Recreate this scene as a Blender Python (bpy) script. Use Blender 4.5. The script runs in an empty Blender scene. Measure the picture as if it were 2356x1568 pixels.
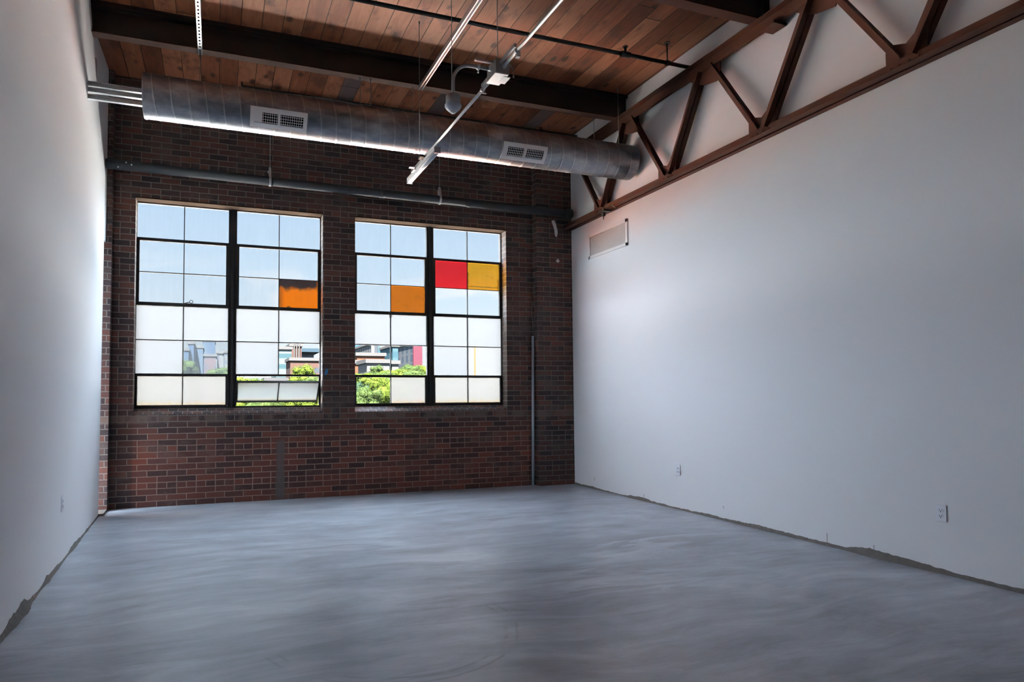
import bpy, bmesh, math, random
from mathutils import Vector, Matrix
C = bpy.context.scene.collection
S = bpy.context.scene
PI = math.pi

# ------------------------------------------------------------------ camera
CX, CD, CZ = 1.0339, 8.0205, 1.26
YAW, PITCH, ROLL, FPX = .3384, .0426, -.0051, 1461.04
PPX, PPY = -165.0, 62.9
cd = bpy.data.cameras.new('camera'); cam = bpy.data.objects.new('camera', cd); C.objects.link(cam)
fw = Vector((math.sin(YAW)*math.cos(PITCH), math.cos(YAW)*math.cos(PITCH), math.sin(PITCH)))
rt = Vector((math.cos(YAW), -math.sin(YAW), 0)); up = rt.cross(fw)
r2 = rt*math.cos(ROLL)+up*math.sin(ROLL); u2 = -rt*math.sin(ROLL)+up*math.cos(ROLL)
cam.matrix_world = Matrix(((r2.x, u2.x, -fw.x, CX), (r2.y, u2.y, -fw.y, -CD), (r2.z, u2.z, -fw.z, CZ), (0, 0, 0, 1)))
cd.sensor_fit = 'HORIZONTAL'; cd.sensor_width = 36
cd.lens = FPX/2356*36
cd.shift_x = -PPX/2356; cd.shift_y = PPY/2356
cd.clip_start = .05; cd.clip_end = 3000
S.camera = cam

# ------------------------------------------------------------------ render look
S.view_settings.view_transform = 'Standard'; S.view_settings.look = 'None'
S.view_settings.gamma = 1; S.view_settings.use_curve_mapping = False
S.view_settings.exposure = 0.29
try:
    S.cycles.use_denoising = True
    S.cycles.diffuse_bounces = 8; S.cycles.max_bounces = 14; S.cycles.transparent_max_bounces = 16
    S.cycles.caustics_reflective = True; S.cycles.sample_clamp_indirect = 8
except Exception:
    pass

# ------------------------------------------------------------------ node helper
class NT:
    def __init__(s, nt): s.nt = nt; nt.nodes.clear()
    def n(s, t, **k):
        x = s.nt.nodes.new(t)
        for a, b in k.items():
            if a == 'ins':
                for i, v in b.items():
                    if isinstance(v, bpy.types.NodeSocket): s.nt.links.new(v, x.inputs[i])
                    else: x.inputs[i].default_value = v
            else: setattr(x, a, b)
        return x
    def m(s, op, *a, clamp=False):
        return s.n('ShaderNodeMath', operation=op, use_clamp=clamp, ins=dict(enumerate(a))).outputs[0]
    def mix(s, f, a, b, mode='MIX'):
        return s.n('ShaderNodeMix', data_type='RGBA', blend_type=mode, ins={0: f, 6: a, 7: b}).outputs[2]
    def mixf(s, f, a, b):
        return s.n('ShaderNodeMix', data_type='FLOAT', ins={0: f, 2: a, 3: b}).outputs[0]
    def ramp(s, f, *st, interp='LINEAR'):
        r = s.n('ShaderNodeValToRGB', ins={0: f}); cr = r.color_ramp; cr.interpolation = interp
        while len(cr.elements) < len(st): cr.elements.new(.5)
        for e, (p, c) in zip(cr.elements, st): e.position = p; e.color = c if len(c) == 4 else (*c, 1)
        return r.outputs[0]
    def noise(s, v, sc, det=4, rough=.55, dist=0):
        return s.n('ShaderNodeTexNoise', ins={'Vector': v, 'Scale': sc, 'Detail': det, 'Roughness': rough, 'Distortion': dist}).outputs[0]
    def vec(s, v, sx=1, sy=1, sz=1, loc=(0, 0, 0), rot=(0, 0, 0)):
        return s.n('ShaderNodeMapping', ins={0: v, 1: loc, 2: rot, 3: (sx, sy, sz)}).outputs[0]
    def sm(s, v, a, b, c=0., d=1.):
        return s.n('ShaderNodeMapRange', interpolation_type='SMOOTHSTEP', ins={0: v, 1: a, 2: b, 3: c, 4: d}).outputs[0]
def mat(name):
    m = bpy.data.materials.new(name); m.use_nodes = True
    return m, NT(m.node_tree)
def c4(c): return (*c, 1)

# ------------------------------------------------------------------ world (bright, partly cloudy midday sky)
GLOW = 21.0
w = bpy.data.worlds.new('sky'); S.world = w; w.use_nodes = True; t = NT(w.node_tree)
geo = t.n('ShaderNodeTexCoord').outputs['Generated']
sep = t.n('ShaderNodeSeparateXYZ', ins={0: geo}); zz = sep.outputs[2]
base = t.ramp(zz, (0, (.86, .92, .95)), (.05, (.84, .92, .98)), (.12, (.72, .86, .98)), (.18, (.64, .81, .97)), (.27, (.55, .74, .95)), (.7, (.42, .60, .92)))
cl = t.noise(t.vec(geo, 5.0, 5.0, 14, loc=(1.3, .4, 0)), 1.0, 5, .55, .4)
clm = t.sm(cl, .46, .60)
clm = t.m('MULTIPLY', clm, t.sm(zz, .22, .14))
col = t.mix(t.m('MULTIPLY', clm, .85), base, (.93, .96, 1, 1))
low = t.sm(zz, -.02, .0)
col = t.mix(low, (.34, .36, .30, 1), col)
# extra sky glow added outside the window view cone to brighten the room
AXV = Vector((math.sin(math.radians(10)), math.cos(math.radians(10)), .03)).normalized()
dt_ = t.n('ShaderNodeVectorMath', operation='DOT_PRODUCT', ins={0: geo, 1: AXV}).outputs['Value']
gw = t.m('MULTIPLY', t.sm(dt_, math.cos(math.radians(20)), math.cos(math.radians(50))), t.sm(zz, -.05, .02))
glow = t.n('ShaderNodeBackground', ins={0: (.64, .82, 1, 1), 1: t.m('MULTIPLY', gw, GLOW)})
bg = t.n('ShaderNodeBackground', ins={0: col, 1: .90})
sm_w = t.n('ShaderNodeAddShader', ins={0: bg.outputs[0], 1: glow.outputs[0]})
t.n('ShaderNodeOutputWorld', ins={0: sm_w.outputs[0]})
w.cycles.sampling_method = 'MANUAL'; w.cycles.sample_map_resolution = 512
# the sun stands high behind the building: it never enters these windows, it lights the added bounce slab below, trees and towers
sd = bpy.data.lights.new('sun', 'SUN'); sd.energy = 430; sd.angle = math.radians(.6); sd.color = (1, .95, .88)
sun = bpy.data.objects.new('sun', sd); C.objects.link(sun)
sun.rotation_euler = Vector((.16, .50, -.86)).to_track_quat('-Z', 'Y').to_euler(); sun.location = (0, -6, 14)

# ------------------------------------------------------------------ materials
def principled(t, base, rough=.6, metal=0., bump=None, bs=.3, bd=.01, spec=.5):
    ins = {'Base Color': base, 'Roughness': rough, 'Metallic': metal, 'Specular IOR Level': spec}
    p = t.n('ShaderNodeBsdfPrincipled', ins=ins)
    if bump is not None:
        b = t.n('ShaderNodeBump', ins={'Strength': bs, 'Distance': bd, 'Height': bump})
        t.nt.links.new(b.outputs[0], p.inputs['Normal'])
    t.n('ShaderNodeOutputMaterial', ins={0: p.outputs[0]})
    return p
M = {}
def simple(name, col, rough=.6, metal=0., var=.12, sc=14, spec=.5):
    m, t = mat(name); pos = t.n('ShaderNodeTexCoord').outputs['Object']
    n = t.noise(pos, sc, 4)
    k = t.mixf(n, 1-var, 1+var)
    c = t.mix(1.0, c4(col), t.n('ShaderNodeCombineColor', ins={0: k, 1: k, 2: k}).outputs[0], 'MULTIPLY')
    principled(t, c, t.mixf(n, max(0, rough-.08), min(1, rough+.08)), metal, n, .08, .004, spec)
    M[name] = m; return m

def uvw(t):
    g = t.n('ShaderNodeNewGeometry'); P = t.n('ShaderNodeSeparateXYZ', ins={0: g.outputs['Position']})
    N = t.n('ShaderNodeSeparateXYZ', ins={0: g.outputs['True Normal']})
    ax = t.m('GREATER_THAN', t.m('ABSOLUTE', N.outputs[0]), .5); az = t.m('GREATER_THAN', t.m('ABSOLUTE', N.outputs[2]), .5)
    u = t.mixf(ax, P.outputs[0], P.outputs[1]); v = t.mixf(az, P.outputs[2], P.outputs[1])
    return g.outputs['Position'], u, v, P, az
def brick(name, white=False, sill=False):
    m, t = mat(name); pos, u, v, P, az = uvw(t)
    H, W = .0697, .2115
    wob = t.m('MULTIPLY', t.m('SUBTRACT', t.noise(pos, 7, 3), .5), .010)
    wob2 = t.m('MULTIPLY', t.m('SUBTRACT', t.noise(t.vec(pos, loc=(9, 3, 5)), 6, 3), .5), .014)
    v2 = t.m('DIVIDE', t.m('ADD', t.m('ADD', v, 3.0), wob), H)
    row = t.m('FLOOR', v2); fv = t.m('FRACT', v2)
    hd = t.m('LESS_THAN', t.m('MODULO', t.m('ADD', row, 2), 6), .5)        # every sixth course is headers
    if sill: hd = t.m('MAXIMUM', hd, 1.0)
    wd = t.mixf(hd, W, W/2)
    off = t.m('MULTIPLY', t.m('MODULO', row, 2), .5)
    u2 = t.m('ADD', t.m('DIVIDE', t.m('ADD', t.m('ADD', u, 5.0), wob2), wd), off)
    cu = t.m('FLOOR', u2); fu = t.m('FRACT', u2)
    eu = t.m('MULTIPLY', t.m('MINIMUM', fu, t.m('SUBTRACT', 1, fu)), wd); ev = t.m('MULTIPLY', t.m('MINIMUM', fv, t.m('SUBTRACT', 1, fv)), H)
    e = t.m('MINIMUM', eu, ev)
    fine = t.noise(pos, 55, 5, .65)
    e = t.m('ADD', e, t.m('MULTIPLY', t.m('SUBTRACT', fine, .5), .0045))
    brk = t.sm(e, .0035, .0065)
    cell = t.n('ShaderNodeCombineXYZ', ins={0: cu, 1: row, 2: hd})
    wn = t.n('ShaderNodeTexWhiteNoise', noise_dimensions='3D', ins={0: cell.outputs[0]})
    bc = t.ramp(wn.outputs[0], (0, (.026, .019, .022)), (.22, (.046, .027, .028)), (.45, (.070, .033, .030)), (.68, (.092, .039, .032)), (.88, (.125, .048, .034)), (1, (.040, .031, .036)))
    if white:
        bc = t.mix(.80, bc, (.085, .062, .050, 1))
    grime = t.noise(pos, 1.1, 5, .6)
    bc = t.mix(t.m('MULTIPLY', t.sm(fine, .3, .8), .5), bc, (.070, .052, .047, 1))
    mc = t.mix(grime, (.105, .092, .082, 1), (.24, .215, .195, 1))
    col = t.mix(brk, mc, bc)
    # old mortar smears and lime bloom (fixed stains)
    sm1 = t.sm(t.noise(t.vec(pos, 1.2, 1, 2.0, loc=(3, 0, 1)), 1.6, 7, .72), .50, .66)
    col = t.mix(t.m('MULTIPLY', sm1, .62), col, (.090, .077, .071, 1))
    sp = t.sm(t.noise(t.vec(pos, 1, 1, .7), 9, 6, .7), .69, .77)
    col = t.mix(t.m('MULTIPLY', sp, .5), col, (.26, .24, .23, 1))
    if not white:
        # redder, cleaner infill below the sills
        lowm = t.m('MULTIPLY', t.sm(P.outputs[2], 1.1, .55), t.m('MULTIPLY', t.m('GREATER_THAN', P.outputs[0], .13), t.m('LESS_THAN', P.outputs[0], 5.2)))
        rd = t.mix(1.0, col, (1.55, 1.12, 1.0, 1), 'MULTIPLY')
        col = t.mix(t.m('MULTIPLY', lowm, .9), col, rd)
        # cement patch
        px = t.m('ABSOLUTE', t.m('SUBTRACT', P.outputs[0], 1.775)); pz = t.m('ABSOLUTE', t.m('SUBTRACT', P.outputs[2], .38))
        pm = t.m('MULTIPLY', t.sm(t.m('ADD', px, t.m('MULTIPLY', t.m('SUBTRACT', grime, .5), .12)), .07, .045), t.sm(t.m('ADD', pz, t.m('MULTIPLY', t.m('SUBTRACT', grime, .5), .3)), .40, .33))
        col = t.mix(t.m('MULTIPLY', pm, .85), col, (.105, .093, .088, 1))
        # worn light band right under the sills
        bz = t.m('ABSOLUTE', t.m('SUBTRACT', P.outputs[2], 1.0))
        bm = t.m('MULTIPLY', t.sm(bz, .06, .03), t.sm(t.noise(t.vec(pos, 2, 1, 1), 2.2, 4), .42, .55))
        col = t.mix(t.m('MULTIPLY', bm, .7), col, (.135, .104, .088, 1))
    hgt = t.m('ADD', t.m('MULTIPLY', brk, .7), t.m('MULTIPLY', fine, .4))
    principled(t, col, .86, 0, hgt, .75, .007, .3)
    M[name] = m
brick('brick'); brick('brick_white', white=True); brick('brick_sill', sill=True)

# painted drywall
m, t = mat('drywall'); pos = t.n('ShaderNodeNewGeometry').outputs['Position']
n1 = t.noise(pos, .6, 3); n2 = t.noise(pos, 160, 3)
c = t.mix(n1, (.76, .755, .765, 1), (.80, .80, .805, 1))
sc_ = t.sm(t.noise(t.vec(pos, 1, 1, 1, loc=(4, 2, 7)), 11, 3, .6), .76, .80)
P = t.n('ShaderNodeSeparateXYZ', ins={0: pos})
sc_ = t.m('MULTIPLY', t.m('MULTIPLY', sc_, .30), t.sm(P.outputs[2], .35, .1))
c = t.mix(sc_, c, (.40, .38, .36, 1))
principled(t, c, .62, 0, n2, .06, .002, .35); M['drywall'] = m
simple('wall_gray', (.42, .41, .40), .7)

# concrete floor
m, t = mat('concrete'); pos = t.n('ShaderNodeNewGeometry').outputs['Position']
wp = t.n('ShaderNodeVectorMath', operation='ADD', ins={0: pos, 1: t.n('ShaderNodeVectorMath', operation='SCALE', ins={0: t.n('ShaderNodeTexNoise', ins={'Vector': pos, 'Scale': .45, 'Detail': 2}).outputs[1], 3: .7}).outputs[0]}).outputs[0]
a = t.noise(t.vec(wp, .8, 1.5, 1, rot=(0, 0, .22)), 1.25, 7, .62, .5)
b = t.noise(t.vec(wp, .6, 3.0, 1, rot=(0, 0, .12)), 1.9, 8, .66, .9)
cfn = t.noise(t.vec(wp, 3, 16, 1, rot=(0, 0, .15)), 2.5, 6, .65)
g = t.noise(pos, 85, 4, .7)
k = t.m('ADD', t.m('ADD', t.m('MULTIPLY', a, .48), t.m('MULTIPLY', b, .38)), t.m('ADD', t.m('MULTIPLY', cfn, .07), t.m('MULTIPLY', g, .07)))
c = t.ramp(k, (.38, (.21, .222, .252)), (.46, (.305, .335, .385)), (.53, (.395, .435, .49)), (.62, (.55, .59, .64)))  # blue tint painted in for sky reflected on the floor
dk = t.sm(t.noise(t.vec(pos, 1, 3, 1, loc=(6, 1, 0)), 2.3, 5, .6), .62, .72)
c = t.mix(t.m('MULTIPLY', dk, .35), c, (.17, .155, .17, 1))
# trowel arc and two hairline saw joints
P = t.n('ShaderNodeSeparateXYZ', ins={0: pos})
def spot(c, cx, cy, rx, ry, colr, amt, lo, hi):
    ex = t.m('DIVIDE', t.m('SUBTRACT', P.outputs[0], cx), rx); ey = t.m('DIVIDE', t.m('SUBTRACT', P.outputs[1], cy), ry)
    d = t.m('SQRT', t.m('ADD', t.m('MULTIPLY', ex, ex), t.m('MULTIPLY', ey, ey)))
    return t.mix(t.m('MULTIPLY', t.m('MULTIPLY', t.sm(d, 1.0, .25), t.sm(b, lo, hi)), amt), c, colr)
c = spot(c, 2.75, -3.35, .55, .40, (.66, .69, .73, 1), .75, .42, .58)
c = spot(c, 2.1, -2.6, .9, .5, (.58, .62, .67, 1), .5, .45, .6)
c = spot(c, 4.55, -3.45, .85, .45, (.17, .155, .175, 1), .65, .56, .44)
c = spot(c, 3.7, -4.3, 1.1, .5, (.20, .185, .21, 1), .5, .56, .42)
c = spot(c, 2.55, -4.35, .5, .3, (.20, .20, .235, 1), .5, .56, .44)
dx = t.m('SUBTRACT', P.outputs[0], 1.95); dy = t.m('SUBTRACT', P.outputs[1], -4.62)
rr = t.m('SQRT', t.m('ADD', t.m('MULTIPLY', dx, dx), t.m('MULTIPLY', dy, dy)))
rr = t.m('ADD', rr, t.m('MULTIPLY', t.m('SUBTRACT', a, .5), .10))
arc = t.m('ADD', t.sm(t.m('ABSOLUTE', t.m('SUBTRACT', rr, .62)), .016, .003), t.sm(t.m('ABSOLUTE', t.m('SUBTRACT', rr, .68)), .012, .003))
arc = t.m('MULTIPLY', arc, t.m('LESS_THAN', dy, t.m('MULTIPLY', dx, .25)))
arc = t.m('MULTIPLY', arc, t.sm(t.noise(pos, 3.5, 2), .42, .56))
c = t.mix(t.m('MULTIPLY', arc, .38), c, (.10, .10, .11, 1))
jn = t.sm(t.m('ABSOLUTE', t.m('ADD', t.m('ADD', P.outputs[1], 2.05), t.m('MULTIPLY', t.m('SUBTRACT', a, .5), .06))), .012, .003)
jn = t.m('MULTIPLY', jn, t.sm(t.noise(pos, 1.4, 2), .44, .6))
c = t.mix(t.m('MULTIPLY', jn, .5), c, (.13, .13, .14, 1))
ro = t.m('ADD', .30, t.m('MULTIPLY', t.m('SUBTRACT', 1, k), .22))
h = t.m('ADD', t.m('MULTIPLY', b, .6), t.m('ADD', t.m('MULTIPLY', cfn, .3), t.m('MULTIPLY', g, .12)))
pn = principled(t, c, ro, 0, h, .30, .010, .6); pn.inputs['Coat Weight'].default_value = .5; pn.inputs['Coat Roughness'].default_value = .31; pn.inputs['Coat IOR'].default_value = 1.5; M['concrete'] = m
simple('rubble', (.15, .135, .12), .9, 0, .4, 30)

# ceiling boards
m, t = mat('planks'); g_ = t.n('ShaderNodeNewGeometry'); pos = g_.outputs['Position']
P = t.n('ShaderNodeSeparateXYZ', ins={0: pos})
PW = .1985
u = t.m('DIVIDE', t.m('ADD', P.outputs[0], 4.925), PW); cell = t.m('FLOOR', u); fu = t.m('FRACT', u)
wn = t.n('ShaderNodeTexWhiteNoise', noise_dimensions='1D', ins={1: cell})
lv = t.m('ADD', t.m('MULTIPLY', P.outputs[1], .24), t.m('MULTIPLY', wn.outputs[0], 7))
wn2 = t.n('ShaderNodeTexWhiteNoise', noise_dimensions='2D', ins={0: t.n('ShaderNodeCombineXYZ', ins={0: cell, 1: t.m('FLOOR', lv)}).outputs[0]})
sv = t.n('ShaderNodeCombineXYZ', ins={0: t.m('MULTIPLY', P.outputs[0], 1.0), 1: t.m('MULTIPLY', P.outputs[1], .14), 2: t.m('MULTIPLY', wn2.outputs[0], 30)}).outputs[0]
gr = t.noise(sv, 14, 6, .62, 1.2)
kn = t.n('ShaderNodeTexVoronoi', ins={'Vector': t.n('ShaderNodeCombineXYZ', ins={0: P.outputs[0], 1: t.m('MULTIPLY', P.outputs[1], .62), 2: t.m('MULTIPLY', wn2.outputs[0], 30)}).outputs[0], 'Scale': 4.3}).outputs[0]
knm = t.sm(t.m('ADD', kn, t.m('MULTIPLY', t.m('SUBTRACT', gr, .5), .25)), .20, .08)
bl = t.noise(t.n('ShaderNodeCombineXYZ', ins={0: P.outputs[0], 1: t.m('MULTIPLY', P.outputs[1], .5), 2: t.m('MULTIPLY', wn2.outputs[0], 9)}).outputs[0], 5, 5, .6)
c = t.ramp(t.m('ADD', t.m('MULTIPLY', gr, .55), t.m('MULTIPLY', wn2.outputs[0], .45)), (.2, (.115, .038, .018)), (.45, (.22, .076, .037)), (.62, (.32, .122, .060)), (.85, (.42, .19, .105)))
c = t.mix(t.m('MULTIPLY', t.sm(bl, .52, .68), .72), c, (.070, .028, .018, 1))
c = t.mix(t.m('MULTIPLY', knm, .85), c, (.03, .012, .008, 1))
gray = t.m('MULTIPLY', t.m('GREATER_THAN', wn.outputs[0], .80), t.m('GREATER_THAN', P.outputs[1], -1.45))
c = t.mix(t.m('MULTIPLY', gray, .8), c, (.08, .08, .085, 1))
e = t.m('MULTIPLY', t.m('MINIMUM', fu, t.m('SUBTRACT', 1, fu)), PW)
sm_ = t.sm(e, .001, .0045)
eb = t.m('MULTIPLY', t.m('MINIMUM', t.m('FRACT', lv), t.m('SUBTRACT', 1, t.m('FRACT', lv))), 4.1)
sm_ = t.m('MINIMUM', sm_, t.sm(eb, .002, .006))
c = t.mix(sm_, (.012, .008, .006, 1), c)
principled(t, c, .6, 0, t.m('ADD', sm_, t.m('MULTIPLY', gr, .15)), .8, .008, .35); M['planks'] = m

simple('brown_steel', (.052, .019, .012), .65, .0, .30, 9, .22)
simple('dark_steel', (.015, .008, .007), .55, .0, .35, 7)
simple('flange_steel', (.042, .022, .019), .75, .0, .2, 8, .12)
simple('window_steel', (.030, .028, .029), .75, .0, .35, 22, .15)
simple('dark_pipe', (.024, .030, .038), .42, .0, .25, 9)
simple('black_iron', (.016, .016, .017), .5, .0, .2, 20)
simple('galvanized', (.62, .64, .66), .34, .85, .15, 40)
simple('zinc_wire', (.30, .31, .32), .45, .7, .1, 40)
simple('gray_conduit', (.36, .41, .46), .45, .1, .12, 12)
simple('white_paint', (.78, .78, .79), .45)
simple('register_white', (.78, .78, .78), .5, 0, .05)
simple('vent_white', (.74, .73, .72), .5, 0, .04)
simple('outlet_white', (.78, .79, .84), .35, 0, .02)
simple('black', (.004, .004, .004), .9, spec=0)
simple('lens_plastic', (.80, .81, .84), .25, 0, .03)
simple('sensor_face', (.46, .50, .58), .4, 0, .05)
simple('gray_plastic', (.30, .31, .34), .4, 0, .05)
simple('lintel', (.030, .022, .018), .9, 0, .25, 12, 0)
simple('plaster', (.62, .61, .62), .8, 0, .15, 25)
simple('blue_tape', (.02, .18, .42), .6, 0, .05)
simple('red_paint', (.35, .01, .01), .5)
simple('brass', (.5, .42, .3), .4, .6)

# spiral duct
m, t = mat('duct'); tc = t.n('ShaderNodeTexCoord').outputs['Object']
pat = t.noise(t.vec(tc, 1.0, 2.2, 2.2), 3.2, 6, .62, .3)
fn = t.noise(tc, 60, 3)
c = t.ramp(pat, (.35, (.16, .175, .20)), (.5, (.235, .25, .28)), (.60, (.32, .33, .35)), (.72, (.46, .46, .47)))
ps = t.sm(pat, .58, .64)
ro = t.m('ADD', t.mixf(ps, .36, .58), t.m('MULTIPLY', fn, .06))
dots = t.sm(t.noise(t.vec(tc, loc=(2, 2, 2)), 21, 3, .7), .735, .76)
c = t.mix(t.m('MULTIPLY', dots, .6), c, (.06, .06, .07, 1))
P = t.n('ShaderNodeSeparateXYZ', ins={0: tc})          # the folded lock seam winds round the tube
th = t.m('ARCTAN2', t.m('SUBTRACT', P.outputs[2], 4.075), t.m('MULTIPLY', t.m('ADD', P.outputs[1], 1.60), -1))
ph = t.m('FRACT', t.m('ADD', t.m('ADD', t.m('DIVIDE', P.outputs[0], .152), t.m('DIVIDE', th, 2*PI)), 5))
seam = t.sm(t.m('MINIMUM', ph, t.m('SUBTRACT', 1, ph)), .045, .02)
c = t.mix(t.m('MULTIPLY', seam, .38), c, (.62, .63, .64, 1))  # seam highlight painted in as a lighter line
principled(t, c, ro, t.mixf(ps, .88, .45), pat, .12, .01); M['duct'] = m

# ---- panes.  UV 0..1 across every pane
def pane(name, trans, scat, fac, streak=.25, rust=0., art=None):
    m, t = mat(name); uv = t.n('ShaderNodeTexCoord').outputs['UV']; oi = t.n('ShaderNodeObjectInfo').outputs['Random']
    U = t.n('ShaderNodeSeparateXYZ', ins={0: uv}); x, y = U.outputs[0], U.outputs[1]
    cv = t.n('ShaderNodeCombineXYZ', ins={0: t.m('MULTIPLY', x, 9), 1: t.m('MULTIPLY', y, .8), 2: t.m('MULTIPLY', oi, 50)}).outputs[0]
    st = t.noise(cv, 1.6, 5, .6)
    bl = t.noise(t.n('ShaderNodeCombineXYZ', ins={0: x, 1: y, 2: t.m('MULTIPLY', oi, 50)}).outputs[0], 2.2, 3)
    k = t.m('ADD', 1-streak*.5, t.m('MULTIPLY', t.m('SUBTRACT', t.m('ADD', t.m('MULTIPLY', st, .6), t.m('MULTIPLY', bl, .4)), .25), streak))
    kk = t.n('ShaderNodeCombineColor', ins={0: k, 1: k, 2: k}).outputs[0]
    tr = t.mix(1.0, c4(trans), kk, 'MULTIPLY'); sc = t.mix(1.0, c4(scat), kk, 'MULTIPLY')
    f = fac
    if rust:
        ed = t.m('MAXIMUM', t.sm(t.m('ADD', y, t.m('MULTIPLY', t.m('SUBTRACT', st, .5), .25)), .20, -.02), t.m('MULTIPLY', t.sm(t.m('SUBTRACT', t.m('ADD', y, t.m('MULTIPLY', t.m('SUBTRACT', st, .5), .5)), 0), .90, 1.08), .6))
        ed = t.m('MULTIPLY', ed, rust)
        tr = t.mix(ed, tr, (.80, .50, .18, 1)); sc = t.mix(ed, sc, (.043, .027, .010, 1))
    if art == 'dark_amber':
        dm = t.m('ADD', y, t.m('MULTIPLY', t.m('SUBTRACT', t.noise(t.n('ShaderNodeCombineXYZ', ins={0: t.m('MULTIPLY', x, 3), 1: y, 2: 3}).outputs[0], 2.4, 6, .6), .5), .35))
        d = t.sm(dm, .62, .78); d = t.m('MULTIPLY', d, t.sm(x, .985, .90)); bt = t.sm(dm, .09, .02)
        d = t.m('MAXIMUM', d, t.m('MULTIPLY', bt, .8))
        lf = t.m('MULTIPLY', t.sm(x, .16, .0), .55); d = t.m('MAXIMUM', d, lf)
        tr = t.mix(d, tr, (.012, .010, .014, 1)); sc = t.mix(d, sc, (.003, .002, .002, 1))
    if art == 'ochre':
        nn = t.m('MULTIPLY', t.m('SUBTRACT', t.noise(uv, 7, 5, .6), .5), .07)
        l1 = t.m('MULTIPLY', t.sm(t.m('ABSOLUTE', t.m('SUBTRACT', t.m('ADD', y, nn), .125)), .028, .008), t.m('LESS_THAN', x, .90))
        l2 = t.m('MULTIPLY', t.sm(t.m('ABSOLUTE', t.m('SUBTRACT', t.m('ADD', x, nn), .93)), .022, .006), t.m('LESS_THAN', y, .42))
        l3 = t.m('MULTIPLY', t.sm(t.m('ABSOLUTE', t.m('SUBTRACT', t.m('ADD', x, nn), .035)), .03, .01), t.m('LESS_THAN', y, .6))
        sp = t.sm(t.noise(uv, 3.0, 6, .65), .54, .72)
        l = t.m('MAXIMUM', t.m('MAXIMUM', l1, l2), t.m('MAXIMUM', l3, t.m('MULTIPLY', sp, .35)))
        l = t.m('MULTIPLY', l, .7)
        tr = t.mix(l, tr, (.16, .05, .004, 1)); sc = t.mix(l, sc, (.03, .01, .001, 1))
    if art == 'brown':
        d = t.m('MAXIMUM', t.sm(t.m('ADD', y, t.m('MULTIPLY', t.m('SUBTRACT', t.noise(uv, 6, 5), .5), .2)), .10, .0), t.m('MULTIPLY', t.sm(t.noise(uv, 2.5, 6, .7), .48, .75), .4))
        tr = t.mix(t.m('MULTIPLY', d, .8), tr, (.10, .02, .003, 1)); sc = t.mix(t.m('MULTIPLY', d, .8), sc, (.02, .006, .002, 1))
    if art == 'stripe':
        d = t.sm(t.m('ABSOLUTE', t.m('SUBTRACT', x, .22)), .035, .015)
        tr = t.mix(t.m('MULTIPLY', d, .85), tr, (.80, .55, .14, 1)); sc = t.mix(t.m('MULTIPLY', d, .85), sc, (.042, .03, .009, 1))
    a = t.n('ShaderNodeBsdfTransparent', ins={0: tr}); b = t.n('ShaderNodeBsdfTranslucent', ins={0: sc})
    mx = t.n('ShaderNodeMixShader', ins={0: f, 1: a.outputs[0], 2: b.outputs[0]})
    gl = t.n('ShaderNodeBsdfGlossy', ins={0: (.9, .9, .9, 1), 1: .12})
    mx2 = t.n('ShaderNodeMixShader', ins={0: .04, 1: mx.outputs[0], 2: gl.outputs[0]})
    t.n('ShaderNodeOutputMaterial', ins={0: mx2.outputs[0]}); M[name] = m
PF = dict(trans=(.97, .985, .99), scat=(0.0425, 0.0425, 0.0440))
pane('glass_film', fac=.10, streak=.10, **PF)
pane('glass_film_mid', fac=.16, streak=.14, **PF)
pane('glass_frost', trans=(.97, .98, 1), scat=(.040, .043, .047), fac=.92, streak=.10)
pane('glass_frost_rust', trans=(.97, .97, .97), scat=(.039, .040, .040), fac=.94, streak=.10, rust=.55)
pane('glass_frost_stripe', trans=(.97, .97, .97), scat=(.040, .0425, .0455), fac=.94, streak=.10, art='stripe')
pane('glass_hazy', trans=(.95, .99, 1), scat=(0.0375, 0.0400, 0.0425), fac=.5, streak=.12)
pane('glass_clear', trans=(.98, .99, 1), scat=(0.03, 0.03, 0.03), fac=.02, streak=.02)
pane('glass_amber', trans=(1.0, .23, .002), scat=(0.0400, 0.0090, 0.0005), fac=.25, streak=.2, art='dark_amber')
pane('glass_brown', trans=(.78, .20, .012), scat=(0.0450, 0.0110, 0.0015), fac=.3, streak=.2, art='brown')
pane('glass_ochre', trans=(1.0, .45, .025), scat=(0.0400, 0.0175, 0.0015), fac=.3, streak=.3, art='ochre')
pane('glass_red', trans=(1.0, .018, .028), scat=(0.0400, 0.0025, 0.0030), fac=.3, streak=.1)
m, t = mat('glass_edge'); a = t.n('ShaderNodeBsdfTransparent', ins={0: (1, 1, 1, 1)}); t.n('ShaderNodeOutputMaterial', ins={0: a.outputs[0]}); M['glass_edge'] = m

# outdoors
def foliage(name, c1, c2):
    m, t = mat(name); g = t.n('ShaderNodeNewGeometry')
    n = t.noise(g.outputs['Position'], .6, 3); r = g.outputs['Random Per Island']
    c = t.mix(t.m('MULTIPLY', t.m('ADD', n, r), .5), c4(c1), c4(c2))
    d = t.n('ShaderNodeBsdfDiffuse', ins={0: c}); tl = t.n('ShaderNodeBsdfTranslucent', ins={0: c})
    mx = t.n('ShaderNodeMixShader', ins={0: .35, 1: d.outputs[0], 2: tl.outputs[0]})
    t.n('ShaderNodeOutputMaterial', ins={0: mx.outputs[0]}); M[name] = m
foliage('leaf_bright', (0.00766, 0.01230, 0.00175), (0.01392, 0.01839, 0.00351))
foliage('leaf_mid', (0.00495, 0.00894, 0.00320), (0.00990, 0.01392, 0.00447))
foliage('leaf_dark', (0.00351, 0.00766, 0.00495), (0.00797, 0.01230, 0.00670))
simple('bounce_pale', (.90, .83, .74), .8, spec=0)  # surface of the added light-bouncing slab outside
simple('bark', (0.00600, 0.00452, 0.00338), .9, spec=0)
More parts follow.
